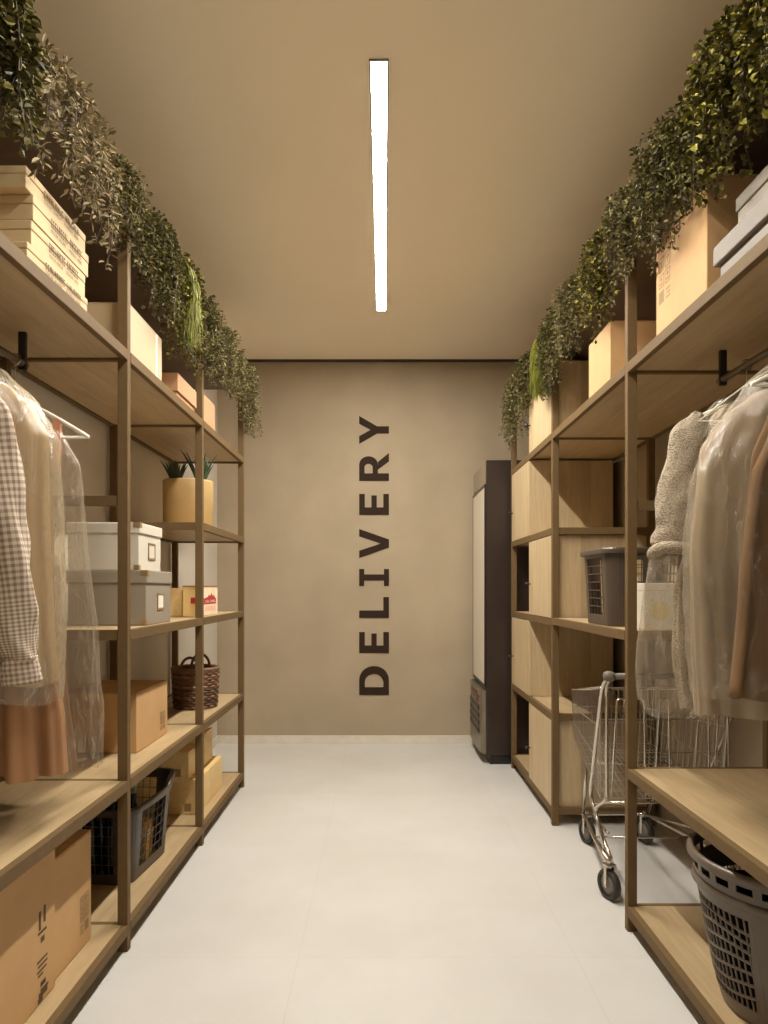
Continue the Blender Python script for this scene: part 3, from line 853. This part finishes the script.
MB().box(.912, 1.33, 1.44, 1.805, R_top+.1085, R_top+.150).build('body', M['gray_box'], t, bevel=.003)
MB().box(.908, 1.334, 1.436, 1.809, R_top+.1503, R_top+.185).build('lid', M['gray_box'], t, bevel=.003)

# cabinets (cube modules) in the far right bay
def cabinet(y0, y1, z0, z1, label, big_knob=False):
    x0, x1 = .905, 1.40
    t = thing('cabinet_module', ((x0+x1)/2, (y0+y1)/2, z0), label, 'cabinet', 'oak cabinet modules in the far right bay')
    q = .018
    MB().box(x0, x1, y0, y0+q, z0, z1).build('side_panel', M['oak_side'], t, bevel=.001)
    MB().box(x0, x1, y1-q, y1, z0, z1).build('side_panel', M['oak_side'], t, bevel=.001)
    MB().box(x0, x1, y0+q+.0004, y1-q-.0004, z0, z0+q).build('bottom_panel', M['oak_side'], t)
    MB().box(x0, x1, y0+q+.0004, y1-q-.0004, z1-q, z1).build('top_panel', M['oak_side'], t)
    MB().box(x1-.008, x1, y0+q+.0004, y1-q-.0004, z0+q, z1-q).build('back_panel', M['oak_side'], t)
    d = MB().box(x0-.0195, x0-.0015, y0+.001, y1-.001, z0+.001, z1-.001).build('door', M['oak_door'], t, bevel=.0015)
    r = .016 if big_knob else .010
    yk, zk = y1-.045, lerp(z0, z1, .42)
    MB().lathe([(.004, x0-.0195), (.004, x0-.032), (r*.7, x0-.036), (r, x0-.044), (r*.8, x0-.052), (.001, x0-.053)], (0, yk, zk), 14, 'X').build('knob', M['black'], d, smooth=True)
    return t
ya, ym, yb = 3.7085, 4.2765, 4.8445
cabinet(ya, ym-.001, R_top, 2.455, 'oak cabinet module standing on the right top shelf behind the bright moss', True)
cabinet(ym+.001, yb, 1.5695, 2.030, 'oak cabinet module closed at the far half just below the right top shelf')
cabinet(ya, ym-.001, RB_mid+.001, 1.530, 'oak cabinet module at the near half beside the taupe basket shelf')
cabinet(ym+.001, yb, RB_low+.001, 1.050, 'oak cabinet module at the far half above the lowest dark opening')
cabinet(ya, ym-.001, R_bot, .550, 'oak cabinet module at the bottom near half behind the trolley')

# ------------------------------------------------------------------ fridge
t = thing('display_fridge', (1.05, 5.27, 0), 'tall dark upright drinks fridge with pale reflecting glass door at the back right', 'fridge')
fx, fy0, fy1 = .722, 4.945, 5.60
body = MB().box(fx, 1.40, fy0, fy1, .07, 2.155).build('cabinet_body', M['fridge_side'], t, bevel=.006)
MB().box(fx+.03, 1.38, fy0+.02, fy1-.02, 0, .0695).build('plinth', M['black'], t)
door = MB()
dx0, dx1, dz0, dz1, dy0, dy1 = .709, .7215, .545, 1.985, fy0+.004, fy1-.004
for a in ((dy0, dy0+.008, dz0, dz1), (dy1-.040, dy1, dz0, dz1), (dy0+.008, dy1-.040, dz0, dz0+.025), (dy0+.008, dy1-.040, dz1-.025, dz1)):
    door.box(dx0, dx1, a[0], a[1], a[2], a[3])
door = door.build('door', M['black'], t, bevel=.003)
MB().box(dx0-.0005, dx1-.004, dy0+.0085, dy1-.0405, dz0+.0255, dz1-.0255).build('glass_pane', M['pane'], door)
for k in range(2):
    MB().box(dx0-.006, dx1, fy1-.10-.11*k-.03, fy1-.10-.11*k, dz1+.0005, dz1+.020).build('hinge_clip', M['chrome'], t, bevel=.003)
# curved lower front with louvres
def arc_front(z0, z1, x_in, x_out, y0, y1):
    return [(x_in, y0), (x_out+.012, y0+.004), (x_out, y0+.030), (x_out-.006, (y0+y1)/2), (x_out, y1-.030), (x_out+.012, y1-.004), (x_in, y1)]
pl = arc_front(0, 0, fx-.0005, .688, fy0+.012, fy1-.004)
mb = MB(); mb.loft([[(x, y, z) for x, y in pl] for z in (.075, .525)], True, True)
lf = mb.build('lower_front', M['fridge_front'], t)
for k in range(4):
    z = .205+.055*k
    MB().box(.6805, .6865, fy0+.10, fy1-.06, z, z+.034).build('louvre_slot', M['black'], lf)
mb = MB()
for (a, b, z0_, z1_) in ((5.05, 5.17, .455, .475), (5.14, 5.28, .470, .495), (5.25, 5.34, .440, .462), (5.31, 5.46, .462, .488), (5.10, 5.22, .425, .440)):
    mb.box(.6800, .6865, a, b, z0_, z1_)
mb.build('decal', M['fridge_logo'], lf)
MB().box(.7165, .7215, fy0+.004, fy1-.004, 1.9865, 2.150).build('header_panel', M['header'], t, bevel=.002)

# ------------------------------------------------------------------ shopping trolley
def trolley():
    t = thing('shopping_trolley', (1.15, 3.1, 0), 'chrome wire shopping trolley parked under the right middle shelf', 'shopping trolley')
    # basket corners (rear = towards the viewer)
    A = dict(rtl=(.885, 2.86, .842), rtr=(1.415, 2.86, .842), rbl=(.890, 2.88, .385), rbr=(1.405, 2.88, .385),
             ftl=(.970, 3.62, .725), ftr=(1.310, 3.62, .725), fbl=(.965, 3.545, .495), fbr=(1.305, 3.545, .495))
    A = {k: Vector(v) for k, v in A.items()}
    def patch(a, b, c, d, u, v): return (A[a]*(1-u)+A[b]*u)*(1-v)+(A[c]*(1-u)+A[d]*u)*v
    def panel(name, a, b, c, d, nu, hs, r=.0013, rh=.0026, mat='zinc'):
        mb = MB()
        for i in range(nu+1): 
            mb.tube([patch(a, b, c, d, i/nu, 0), patch(a, b, c, d, i/nu, 1)], r if 0 < i < nu else rh, 5)
        for h in hs: mb.tube([patch(a, b, c, d, 0, h), patch(a, b, c, d, 1, h)], rh, 5)
        return mb.build(name, M[mat], t)
    panel('basket_side', 'rtl', 'ftl', 'rbl', 'fbl', 22, (0, .36, .70, 1))
    panel('basket_side', 'rtr', 'ftr', 'rbr', 'fbr', 22, (0, .36, .70, 1))
    panel('basket_front', 'ftl', 'ftr', 'fbl', 'fbr', 14, (0, .36, .70, 1))
    panel('basket_floor', 'rbl', 'rbr', 'fbl', 'fbr', 20, [i/8 for i in range(9)])
    # rear flap: hinged at the top, leaning into the basket at its foot
    A['gbl'] = Vector((.895, 2.93, .40)); A['gbr'] = Vector((1.40, 2.93, .40))
    panel('rear_flap', 'rtl', 'rtr', 'gbl', 'gbr', 22, (0, .30, .62, 1), .0014, .0024)
    mb = MB()
    for x in (.945, 1.02, 1.12, 1.28, 1.36):
        mb.tube(round_path([(x-.02, 2.85, .40), (x, 2.84, .80), (x+.035, 2.84, .80), (x+.035-.02+.03, 2.85, .40)], .03), .0040, 6)
    mb.build('child_seat', M['chrome'], t, smooth=True)
    MB().tube(round_path([A['rtl'], A['ftl'], A['ftr'], A['rtr']], .05), .0055, 8).build('top_rail', M['chrome'], t, smooth=True)
    # handle with end caps
    h = MB().tube([(.885, 2.735, .905), (1.425, 2.735, .905)], .012, 10).build('handle', M['plastic_taupe'], t, smooth=True)
    for x in (.878, 1.432):
        MB().lathe([(.001, -.020), (.016, -.018), (.021, -.006), (.021, .008), (.016, .020), (.001, .022)], (x, 2.735, .905), 14, 'X').build('end_cap', M['grey_knob'], h, smooth=True)
    for s, xs in ((-1, (.870, .905, .912)), (1, (1.438, 1.405, 1.40))):
        x0, x1, x2 = xs
        fr = MB().tube(round_path([(x0+s*-.004, 2.745, .898), (x0, 2.79, .86), (x2, 3.10, .335), (x2-s*.01, 2.93, .19), (x2-s*.01, 2.845, .15)], .05), .0085, 8)
        fr.tube(round_path([(x0+.012*-s, 2.745, .895), (x1-.012*-s*0, 2.85, .84), (x1-s*.012, 2.88, .38), (x1-s*.005, 3.02, .30), (x1-s*.008, 2.90, .17)], .04), .0075, 8)
        fr.build('side_frame', M['chrome'], t, smooth=True)
    lo = MB().tube(round_path([(.905, 2.82, .150), (.925, 3.05, .145), (.985, 3.46, .135), (1.285, 3.46, .135), (1.375, 3.05, .145), (1.395, 2.82, .150)], .06), .0095, 8)
    lo.tube([(.93, 3.10, .146), (1.37, 3.10, .146)], .006, 6)
    lo.tube(round_path([(.93, 2.90, .235), (.955, 3.08, .20), (1.01, 3.40, .15)], .05), .0065, 6)
    lo.tube(round_path([(1.375, 2.90, .235), (1.345, 3.08, .20), (1.26, 3.40, .15)], .05), .0065, 6)
    for y, z, x0, x1 in ((3.10, .30, .912, 1.40), (3.30, .425, .945, 1.34)):
        lo.tube([(x0, y, z), (x1, y, z)], .006, 6)
    lo.tube([(.955, 3.30, .425), (.98, 3.44, .14)], .007, 6); lo.tube([(1.335, 3.30, .425), (1.295, 3.44, .14)], .007, 6)
    lo.build('chassis', M['chrome'], t, smooth=True)
    for (x, y, a) in ((.905, 2.815, .35), (1.395, 2.815, .2), (.995, 3.43, .25), (1.275, 3.43, .3)):
        r = .060
        tb = MB().lathe([(r*.72, -.013), (r*.93, -.015), (r, -.008), (r, .008), (r*.93, .015), (r*.72, .013)], (x, y, r), 26, 'X').rotz((x, y), a)
        w = tb.build('wheel', M['tyre'], t, smooth=True)
        hub = MB().lathe([(.001, -.012), (r*.25, -.014), (r*.74, -.009), (r*.74, .009), (r*.25, .014), (.001, .012)], (x, y, r), 22, 'X').rotz((x, y), a)
        hub.build('hub', M['grey_knob'], w, smooth=True)
        fk = MB()
        for s in (-1, 1): fk.box(x+s*.0185-.0018, x+s*.0185+.0018, y-.008, y+.008, r-.010, r+.075)
        fk.box(x-.0205, x+.0205, y-.020, y+.020, r+.075, r+.081)
        fk.lathe([(.010, r+.081), (.010, r+.096)], (x, y, 0), 10, cap1=True)
        fk.tube([(x-.021, y, r), (x+.021, y, r)], .005, 8)
        fk.rotz((x, y), a).build('fork', M['chrome'], w)
    return t
trolley()

# ------------------------------------------------------------------ garments
def nz(*p): return noise.noise(Vector(p))
def body_mesh(cx, cy, prof, seed, fold=.02, kf=7, n=110, slope=.28, rows=60, uvs=False, crumple=0., skew=None):
    """hanging cloth: prof = [(z, half width, half thickness)] top to bottom; folds deepen downwards; shoulders slope"""
    zs = [p[0] for p in prof]
    def ev(z, i):
        for a, b in zip(prof, prof[1:]):
            if a[0] >= z >= b[0]:
                u = (a[0]-z)/max(1e-6, a[0]-b[0]); u = u*u*(3-2*u)*.5+u*.5
                return lerp(a[i], b[i], u)
        return prof[-1][i]
    mb = MB(); rings = []
    for r in range(rows+1):
        u = r/rows; zb = lerp(zs[0], zs[-1], u); g = []
        hw, ht = ev(zb, 1), ev(zb, 2)
        for j in range(n):
            a = 2*PI*j/n; ca, sa = math.cos(a), math.sin(a)
            fx = math.copysign(abs(ca)**.75, ca); fy = math.copysign(abs(sa)**.75, sa)
            f = fold*u**.8*(math.sin(kf*a+seed+1.5*nz(a*.8, zb*1.5, seed))+.5*math.sin(kf*2.3*a+seed*2+zb*2))
            f += crumple*nz(ca*6+seed, sa*6, zb*9)
            x = cx+hw*fx*(1+.0)+f*.45*ca+(skew(zb) if skew else 0)
            y = cy+ht*fy+f*sa
            z = zb-slope*hw*abs(fx)**1.3*max(0, 1-u*2.2)+.006*math.sin(5*a+seed)*u
            g.append((x, y, z))
        rings.append(g)
    circ = .9
    mb.loft(rings, cap0=True, uvs=(lambda i, j: (j/n*circ, -i/rows*(zs[0]-zs[-1]))) if uvs else None)
    return mb
def sleeve_mesh(pts, rad, seed, n=36, wrinkle=.006, rows=48, flat=.62):
    """tube along a path with cloth wrinkles; uv in metres"""
    path = [Vector(p) for p in pts]
    mb = MB(); rings = []; ln = [0]
    k = rows
    def at(t, arr):
        s = t*(len(arr)-1); i = min(int(s), len(arr)-2); u = s-i
        return arr[i]*(1-u)+arr[i+1]*u
    for r in range(k+1):
        t = r/k; p = at(t, path); q = at(min(1, t+.02), path)-at(max(0, t-.02), path); q.normalize()
        u = q.cross(Vector((0, 1, 0))).normalized(); w = q.cross(u); rr = at(t, [float(x) for x in rad]); g = []
        for j in range(n):
            a = 2*PI*j/n
            e = rr*(1+.0)+wrinkle*(nz(math.cos(a)*2+seed, math.sin(a)*2, t*9)+.6*math.sin(a*3+t*14+seed))
            g.append(p+u*math.cos(a)*e+w*math.sin(a)*e*flat)
        rings.append(g)
    L = sum((path[i+1]-path[i]).length for i in range(len(path)-1)); circ = 2*PI*sum(rad)/len(rad)*.85
    mb.loft(rings, True, True, uvs=lambda i, j: (j/n*circ, -i/k*L))
    return mb
RODZ = 1.945
def hanger(x, y, zs, hw, mat, label, wire=False, drop=.075):
    t = thing('coat_hanger', (x, y, zs-drop), label, 'clothes hanger')
    r = .0022 if wire else .0068
    hook = [(x, y, zs+.005), (x, y, RODZ-.030)]
    cz = RODZ-.003+.0
    rr = .0165
    hook += [(x-rr*math.cos(a), y, RODZ+.002-rr*math.sin(-a)*-1) for a in ()]
    arc = [(x+rr*math.sin(a), y, RODZ-rr*math.cos(a)) for a in [PI*k/10 for k in range(0, 14)]]
    MB().tube([(x, y, zs-.005), (x, y, RODZ-rr-.006)]+arc, .0022, 6).build('hook', M['chrome'] if not wire else mat, t, smooth=True)
    arm = []
    for i in range(21):
        u = -1+2*i/20; arm.append((x+hw*u, y, zs-drop*abs(u)**1.25))
    mb = MB().tube(arm, r, 8)
    mb.build('arm', mat, t, smooth=True)
    MB().tube([(x-hw, y, zs-drop), (x+hw, y, zs-drop)], r*.75, 8).build('bar', mat, t, smooth=True)
    return t
LX = -1.12
# --- left rail
hanger(LX, 1.72, 1.775, .13, M['hang_white'], 'white hanger inside the gingham shirt on the left rail')
t = thing('gingham_shirt', (LX, 1.72, 1.0), 'brown and white gingham shirt hanging nearest on the left rail', 'shirt')
body_mesh(LX, 1.72, [(1.80, .08, .035), (1.77, .12, .05), (1.70, .160, .06), (1.40, .165, .06), (1.05, .175, .065)], 2.1, .016, 6, uvs=True).build('shirt_body', M['gingham'], t, smooth=True)
sl = [(-1.01, 1.720, 1.745), (-.975, 1.722, 1.67), (-.956, 1.725, 1.52), (-.937, 1.730, 1.36), (-.922, 1.735, 1.22), (-.913, 1.738, 1.13), (-.908, 1.740, 1.07)]
sleeve_mesh(sl, [.040, .058, .060, .058, .055, .050, .046], 4, 36, .010).build('sleeve', M['gingham'], t, smooth=True)
sleeve_mesh([(-.908, 1.740, 1.078), (-.905, 1.741, 1.045), (-.901, 1.742, 1.012)], [.046, .049, .050], 9, wrinkle=.002, rows=10).build('cuff', M['gingham'], t, smooth=True)
sl2 = [(2*LX-p[0]+.055, p[1], p[2]) for p in sl]
sleeve_mesh(sl2, [.040, .058, .060, .058, .055, .050, .046], 5).build('sleeve', M['gingham'], t, smooth=True)
# bagged dress
hanger(LX, 1.895, 1.812, .13, M['hang_white'], 'white hanger inside the film covered dress on the left rail')
t = thing('long_dress', (LX, 1.93, .70), 'long sand and terracotta dress on the left rail, hem above the shelf', 'dress')
body_mesh(LX, 1.90, [(1.83, .10, .03), (1.78, .17, .04), (1.70, .205, .045), (1.40, .205, .050), (1.20, .212, .060), (.99, .222, .070)], 1.2, .012, 6).build('bodice', M['sand'], t, smooth=True)
body_mesh(LX+.025, 1.92, [(1.22, .150, .040), (1.05, .185, .055), (.90, .212, .068), (.742, .218, .075)], 3.3, .028, 8, slope=0).build('skirt', M['terra'], t, smooth=True)
t = thing('garment_bag', (LX, 1.90, .93), 'milky plastic film bag over the sand dress on the left rail', 'garment bag')
body_mesh(LX+.025, 1.895, [(1.868, .06, .05), (1.81, .150, .075), (1.70, .207, .086), (1.40, .219, .090), (1.15, .223, .094), (.945, .212, .094)], 7.7, .008, 5, crumple=.010, slope=.42).build('film', M['film_milky'], t, smooth=True)
# slip dress + open bag on the far hanger
hanger(LX, 2.125, 1.822, .223, M['hang_white'], 'white plastic hanger with one bare arm at the far end of the left rail', drop=.115)
t = thing('slip_dress', (LX, 2.125, .68), 'slim camel dress with peach strap hanging farthest on the left rail', 'dress')
body_mesh(LX-.005, 2.115, [(1.66, .10, .02), (1.50, .125, .03), (1.20, .13, .035), (.93, .165, .04), (.70, .19, .045)], 5.1, .015, 6, slope=.1).build('dress_body', M['camel'], t, smooth=True)
for s in (-1, 1):
    x = LX+s*.128
    MB().loft([[(x+a*w, 2.125+b*.006, z) for a, b in ((-1, -1), (1, -1), (1, 1), (-1, 1))] for z, w in ((1.765, .009), (1.74, .012), (1.70, .013), (1.64, .010), (1.60, .004))], True, True).build('strap', M['peach'], t, bevel=.002)
t = thing('garment_bag', (LX, 2.125, .71), 'long clear plastic film bag on the farthest left hanger', 'garment bag')
body_mesh(LX+.035, 2.120, [(1.80, .05, .03), (1.76, .11, .050), (1.68, .160, .055), (1.45, .180, .060), (1.10, .212, .065), (.85, .236, .065), (.712, .224, .065)], 4.4, .012, 5, crumple=.016, slope=.45).build('film', M['film'], t, smooth=True)

# --- right rail
RX = 1.13
hanger(RX, 2.18, 1.835, .20, M['hang_white'], 'white hanger inside the boucle cardigan on the right rail')
t = thing('boucle_cardigan', (RX, 2.18, .86), 'cream boucle knit cardigan with rolled sleeve on the right rail', 'cardigan')
body_mesh(RX, 2.18, [(1.83, .09, .035), (1.79, .13, .05), (1.72, .165, .055), (1.45, .165, .055), (1.25, .225, .055), (1.05, .230, .055), (.875, .205, .055)], 2.7, .014, 7, crumple=.010).build('knit_body', M['knit'], t, smooth=True)
for s in (-1, 1):
    f = lambda x: RX+(x-RX)*(1 if s < 0 else -1)
    sl = [(f(.985), 2.178, 1.785), (f(.945), 2.172, 1.71), (f(.920), 2.160, 1.59), (f(.898), 2.150, 1.46), (f(.884), 2.145, 1.375)]
    sleeve_mesh(sl, [.030, .056, .064, .066, .062], 3+s, wrinkle=.009, rows=60).build('sleeve', M['knit'], t, smooth=True)
    ring = [(f(.884)+.058*math.cos(2*PI*k/24), 2.144+.040*math.sin(2*PI*k/24), 1.370+.010*math.sin(4*PI*k/24)+.012*math.cos(2*PI*k/24)) for k in range(24)]
    MB().tube(ring, .019, 10, closed=True).build('rolled_cuff', M['knit'], t, smooth=True)
rd = R(8); mb = MB()
for k in range(16):          # loose threads at the hem
    x = RX-.20+.10*k/15; z = .875+rd.uniform(-.01, .02); y = 2.115+rd.uniform(-.012, .012); l = rd.uniform(.015, .06)
    mb.tube([(x, y, z), (x+rd.uniform(-.008, .008), y, z-l*.5), (x+rd.uniform(-.012, .012), y, z-l)], .0014, 4)
mb.build('fringe', M['knit'], t)
t = thing('garment_bag', (RX, 2.26, .84), 'large clear plastic film bag behind the boucle cardigan on the right rail', 'garment bag')
body_mesh(RX-.025, 2.20, [(1.87, .05, .05), (1.82, .13, .075), (1.74, .185, .085), (1.50, .235, .090), (1.20, .285, .095), (1.00, .308, .095), (.90, .303, .092), (.855, .280, .088)], 6.2, .010, 5, crumple=.014, slope=.5).build('film', M['film'], t, smooth=True)
# blouse under camel coat, near end
hanger(RX-.025, 1.90, 1.868, .25, M['hang_white'], 'white wire hanger showing through the clear bag on the right rail', wire=True, drop=.165)
t = thing('linen_blouse', (RX, 1.91, .90), 'beige linen blouse inside the nearest clear bag on the right rail', 'blouse')
body_mesh(RX-.03, 1.915, [(1.80, .09, .03), (1.75, .17, .04), (1.66, .235, .048), (1.35, .262, .050), (1.10, .255, .052), (.905, .245, .055)], 1.9, .012, 7, slope=.2).build('blouse_body', M['beige'], t, smooth=True)
sleeve_mesh([(1.385, 1.905, 1.66), (1.395, 1.90, 1.40), (1.395, 1.90, 1.15), (1.39, 1.90, 1.02)], [.055, .055, .05, .042], 3).build('sleeve', M['beige'], t, smooth=True)
t = thing('camel_coat', (RX+.06, 1.815, .98), 'camel brown coat with slanted front edge, nearest on the right rail', 'coat')
hanger(RX, 1.79, 1.845, .19, M['hang_white'], 'white hanger inside the camel coat on the right rail')
body_mesh(RX+.03, 1.80, [(1.80, .09, .02), (1.74, .17, .026), (1.62, .215, .030), (1.30, .250, .032), (1.00, .275, .036), (.965, .277, .036)], 8.8, .012, 5, slope=.25).build('coat_body', M['camel'], t, smooth=True)
mb = MB(); rows = []
for i in range(25):
    u = i/24; z = lerp(1.74, .972, u); xe = (lerp(1.02, .935, u/.25) if u < .25 else lerp(.935, .875, (u-.25)/.75))+.003*math.sin(u*9)
    rows.append([(xe, 1.785, z), (xe-.004, 1.765, z), (xe+.004, 1.752, z), (xe+.016, 1.750, z), (xe+.020, 1.772, z)])
mb.loft(rows, True, True); mb.build('front_placket', M['camel'], t, smooth=True)
t = thing('garment_bag', (RX, 1.86, .93), 'clear plastic film bag around the blouse and camel coat on the right rail', 'garment bag')
body_mesh(RX-.025, 1.855, [(1.90, .04, .05), (1.85, .13, .100), (1.72, .235, .118), (1.55, .285, .122), (1.30, .306, .124), (1.10, .295, .122), (.965, .282, .118)], 3.9, .010, 5, crumple=.012, slope=.45).build('film', M['film'], t, smooth=True)

# ------------------------------------------------------------------ hanging plants in the troughs
def leaf_quad(mb, p, d, nrm, L, W, shape=0):
    """one leaf: six vertices, folded along its midrib"""
    d = d.normalized(); s = d.cross(nrm)
    if s.length < 1e-4: s = d.orthogonal()
    s.normalize(); n2 = s.cross(d)
    up = n2*(W*.28)
    if shape == 0:
        vs = [p, p+d*L*.42+s*W*.5+up, p+d*L*.80+s*W*.36+up*.8, p+d*L-n2*W*.1, p+d*L*.80-s*W*.36+up*.8, p+d*L*.42-s*W*.5+up]
    else:
        vs = [p, p+d*L*.35+s*W*.5+up, p+d*L*.7+s*W*.4+up, p+d*L, p+d*L*.7-s*W*.4+up, p+d*L*.35-s*W*.5+up]
    mb.add(vs, [(0, 1, 2, 3), (0, 3, 4, 5)])
def plant(side, y, name, label, mat, seed, ns=46, nl=30, hang=.30, out=.17, spread=.20, L=.026, W=.020, top=2.615, inner=False, cat='plant', gap=.012, upright=0.):
    rd = R(seed); s = side; xr = s*(1.02); out *= .52; ns = int(ns*1.5); nl = int(nl*1.7); L *= .72; W *= .74; hang *= 1.05
    t = thing(name, (xr, y, 2.572), label, cat, 'hanging plants in the %s trough' % ('left' if s < 0 else 'right'))
    mb = MB(); st = MB()
    for i in range(ns):
        yr = y+rd.gauss(0, spread*.34); x0 = s*(1.0+rd.uniform(-.05, .10)); z0 = 2.575
        yo = yr+rd.uniform(-1, 1)*spread*.45
        u = rd.random()
        qd = min(1.3, abs(yo-y)/(spread*.9)); tp = top+.03-.10*qd*qd
        fx = s*(.885-out*(1.25-.6*qd)*(.35+.65*rd.random())); 
        if u < .36:      # mound on tp
            xe = rd.uniform(.83, 1.10); end = Vector((s*xe, yo, tp+.02+(xe-.83)*.35-rd.uniform(0, .07)+upright*rd.random()))
            pts = bez((x0, yr, z0), (x0, yr, z0+.10), (end.x, yo, end.z-.02), end, 8)
        else:
            drop = hang*(1.12-.35*qd)*(.35+.65*rd.random())
            pts = bez((x0, yr, z0), (lerp(x0, fx, .3), yr, tp+.06), (fx, yo, tp+.01), (fx+s*.02*rd.random(), yo, tp-drop*.45), 7)
            q = pts[-1]; e = Vector((q.x+s*rd.uniform(-.015, .05), q.y+rd.uniform(-.04, .04), tp-drop))
            pts += [q.lerp(e, k/5)+Vector((rd.gauss(0, .004), rd.gauss(0, .004), 0)) for k in range(1, 6)]
        st.tube(pts[::2]+[pts[-1]], .0013, 3)
        m = len(pts)
        for k in range(nl):
            tt = (.25+.75*(k+rd.random())/nl)*(m-1); a = min(int(tt), m-2)
            p = pts[a].lerp(pts[a+1], tt-a); dr = (pts[a+1]-pts[a])
            dr = dr.normalized() if dr.length > 1e-6 else Vector((0, 0, -1))
            sd = Vector((rd.gauss(0, 1), rd.gauss(0, 1), rd.gauss(0, 1))); sd = (sd-dr*sd.dot(dr)*.5)
            d = (sd.normalized()+dr*.5+Vector((-s*.25, 0, .05))).normalized()
            nr = Vector((-s*.5+rd.gauss(0, .5), rd.gauss(0, .6)-.3, .6+rd.gauss(0, .4)))
            sc = rd.uniform(.65, 1.25)
            leaf_quad(mb, p+sd.normalized()*gap*rd.random(), d, nr, L*sc, W*sc, 0 if W > L*.6 else 1)
    mb.build('foliage', mat, t)
    st.build('vine', M['stem'], t)
    return t
def moss(side, y, seed, label, hang=.40, w=.06, n=150, xx=.80):
    rd = R(seed); s = side
    t = thing('hanging_moss', (s*.90, y, 2.572), label, 'plant', 'bright moss tails')
    mb = MB()
    for i in range(n):
        y0 = y+rd.gauss(0, w*.5); x = s*(xx+rd.uniform(-.02, .04)); l = hang*rd.uniform(.55, 1.0)
        pts = bez((s*.93, y0, 2.575), (s*.86, y0, 2.66), (x, y0+rd.gauss(0, .012), 2.60), (x+rd.gauss(0, .006), y0+rd.gauss(0, .012), 2.52), 4)
        e = Vector((x+rd.gauss(0, .014), y0+rd.gauss(0, .016), 2.62-l)); q = pts[-1]
        pts += [q.lerp(e, k/5)+Vector((rd.gauss(0, .003), rd.gauss(0, .003), 0)) for k in range(1, 6)]
        mb.tube(pts, [.0026]*(len(pts)-1)+[.0006], 3)
    mb.build('strands', M['moss'], t)
DK, LM, GR, PL = M['leaf_dark'], M['leaf_lime'], M['leaf_grey'], M['leaf_pale']
# left trough, near to far
plant(-1, 1.50, 'trailing_plant', 'dark leafy trailing plant at the upper left corner of the photo', DK, 11, 62, 34, .36, .19, .24, .030, .020)
plant(-1, 1.95, 'dry_plant', 'dry pale feathery plant drooping above the pizza boxes', PL, 12, 46, 26, .34, .17, .30, .034, .012, upright=.03)
plant(-1, 2.33, 'trailing_plant', 'small olive leafed plant just before the nearest left upright', GR, 13, 40, 28, .24, .15, .20, .022, .015)
plant(-1, 2.66, 'trailing_plant', 'olive trailing plant above the cream cardboard box', DK, 14, 60, 32, .34, .17, .22, .022, .017)
plant(-1, 2.98, 'trailing_plant', 'yellow tipped trailing plant left of the bright green moss tail', LM, 15, 64, 34, .40, .18, .24, .022, .017)
moss(-1, 2.95, 5, 'bright green moss tail hanging among the left plants', .38, .06, 280, .808)
plant(-1, 3.38, 'trailing_plant', 'dark trailing plant just past the left moss tail', DK, 16, 54, 30, .36, .17, .20, .022, .016)
plant(-1, 3.75, 'bushy_plant', 'grey green bushy plant above the middle left upright', GR, 17, 54, 30, .30, .16, .22, .028, .011, upright=.05)
plant(-1, 4.08, 'bushy_plant', 'grey green plant with upright sprigs second from the far left end', GR, 18, 50, 30, .28, .16, .20, .028, .011, upright=.08)
plant(-1, 4.36, 'trailing_plant', 'olive plant with a long tail at the far end of the left trough', GR, 19, 56, 32, .42, .17, .17, .024, .014)
# right trough, near to far
plant(1, 1.42, 'trailing_plant', 'dark round leafed plant at the upper right corner of the photo', LM, 31, 64, 32, .34, .20, .22, .026, .023)
plant(1, 1.74, 'trailing_plant', 'lime tipped round leafed plant above the flat grey boxes', LM, 32, 62, 32, .36, .20, .20, .025, .022)
plant(1, 2.10, 'trailing_plant', 'dark dense plant spilling over the big cardboard box', DK, 33, 66, 34, .34, .19, .24, .021, .016)
plant(1, 2.46, 'trailing_plant', 'olive leafed plant just before the nearest right upright', GR, 34, 54, 32, .28, .18, .20, .021, .015)
plant(1, 2.80, 'trailing_plant', 'yellow tipped trailing plant above the tan box on the right', LM, 35, 60, 32, .34, .17, .22, .022, .018)
plant(1, 3.20, 'trailing_plant', 'grey green mid trough plant left of the yellow tipped right plant', GR, 36, 56, 32, .30, .17, .22, .022, .015)
plant(1, 3.58, 'trailing_plant', 'dark olive plant just right of the bright right moss tail', DK, 37, 58, 32, .38, .17, .22, .022, .016)
moss(1, 3.72, 6, 'bright green moss tail hanging among the right plants', .38, .085, 240, .822)
plant(1, 4.22, 'trailing_plant', 'dark plant just past the right moss tail', DK, 38, 46, 30, .32, .16, .17, .022, .016)
plant(1, 4.62, 'trailing_plant', 'pale olive plant with a long tail at the far end of the right trough', GR, 39, 60, 32, .44, .17, .20, .024, .015)

# ------------------------------------------------------------------ camera, world, colour
cam = bpy.data.cameras.new('camera'); co = bpy.data.objects.new('camera', cam); COL.objects.link(co)
co.location = (0, 0, H); co.rotation_euler = (PI/2, 0, 0)
cam.sensor_fit = 'HORIZONTAL'; cam.sensor_width = 36; cam.lens = 700/768*36
cam.shift_y = 76/768; cam.clip_start = .05
C.camera = co
w = bpy.data.worlds.new('world'); C.world = w; w.use_nodes = True
w.node_tree.nodes['Background'].inputs['Color'].default_value = (.28, .25, .21, 1)
vs = C.view_settings
vs.view_transform = 'Standard'; vs.look = 'None'; vs.gamma = 1; vs.exposure = 0; vs.use_curve_mapping = False
cy = C.cycles
cy.max_bounces = 10; cy.diffuse_bounces = 8; cy.glossy_bounces = 4; cy.transparent_max_bounces = 24
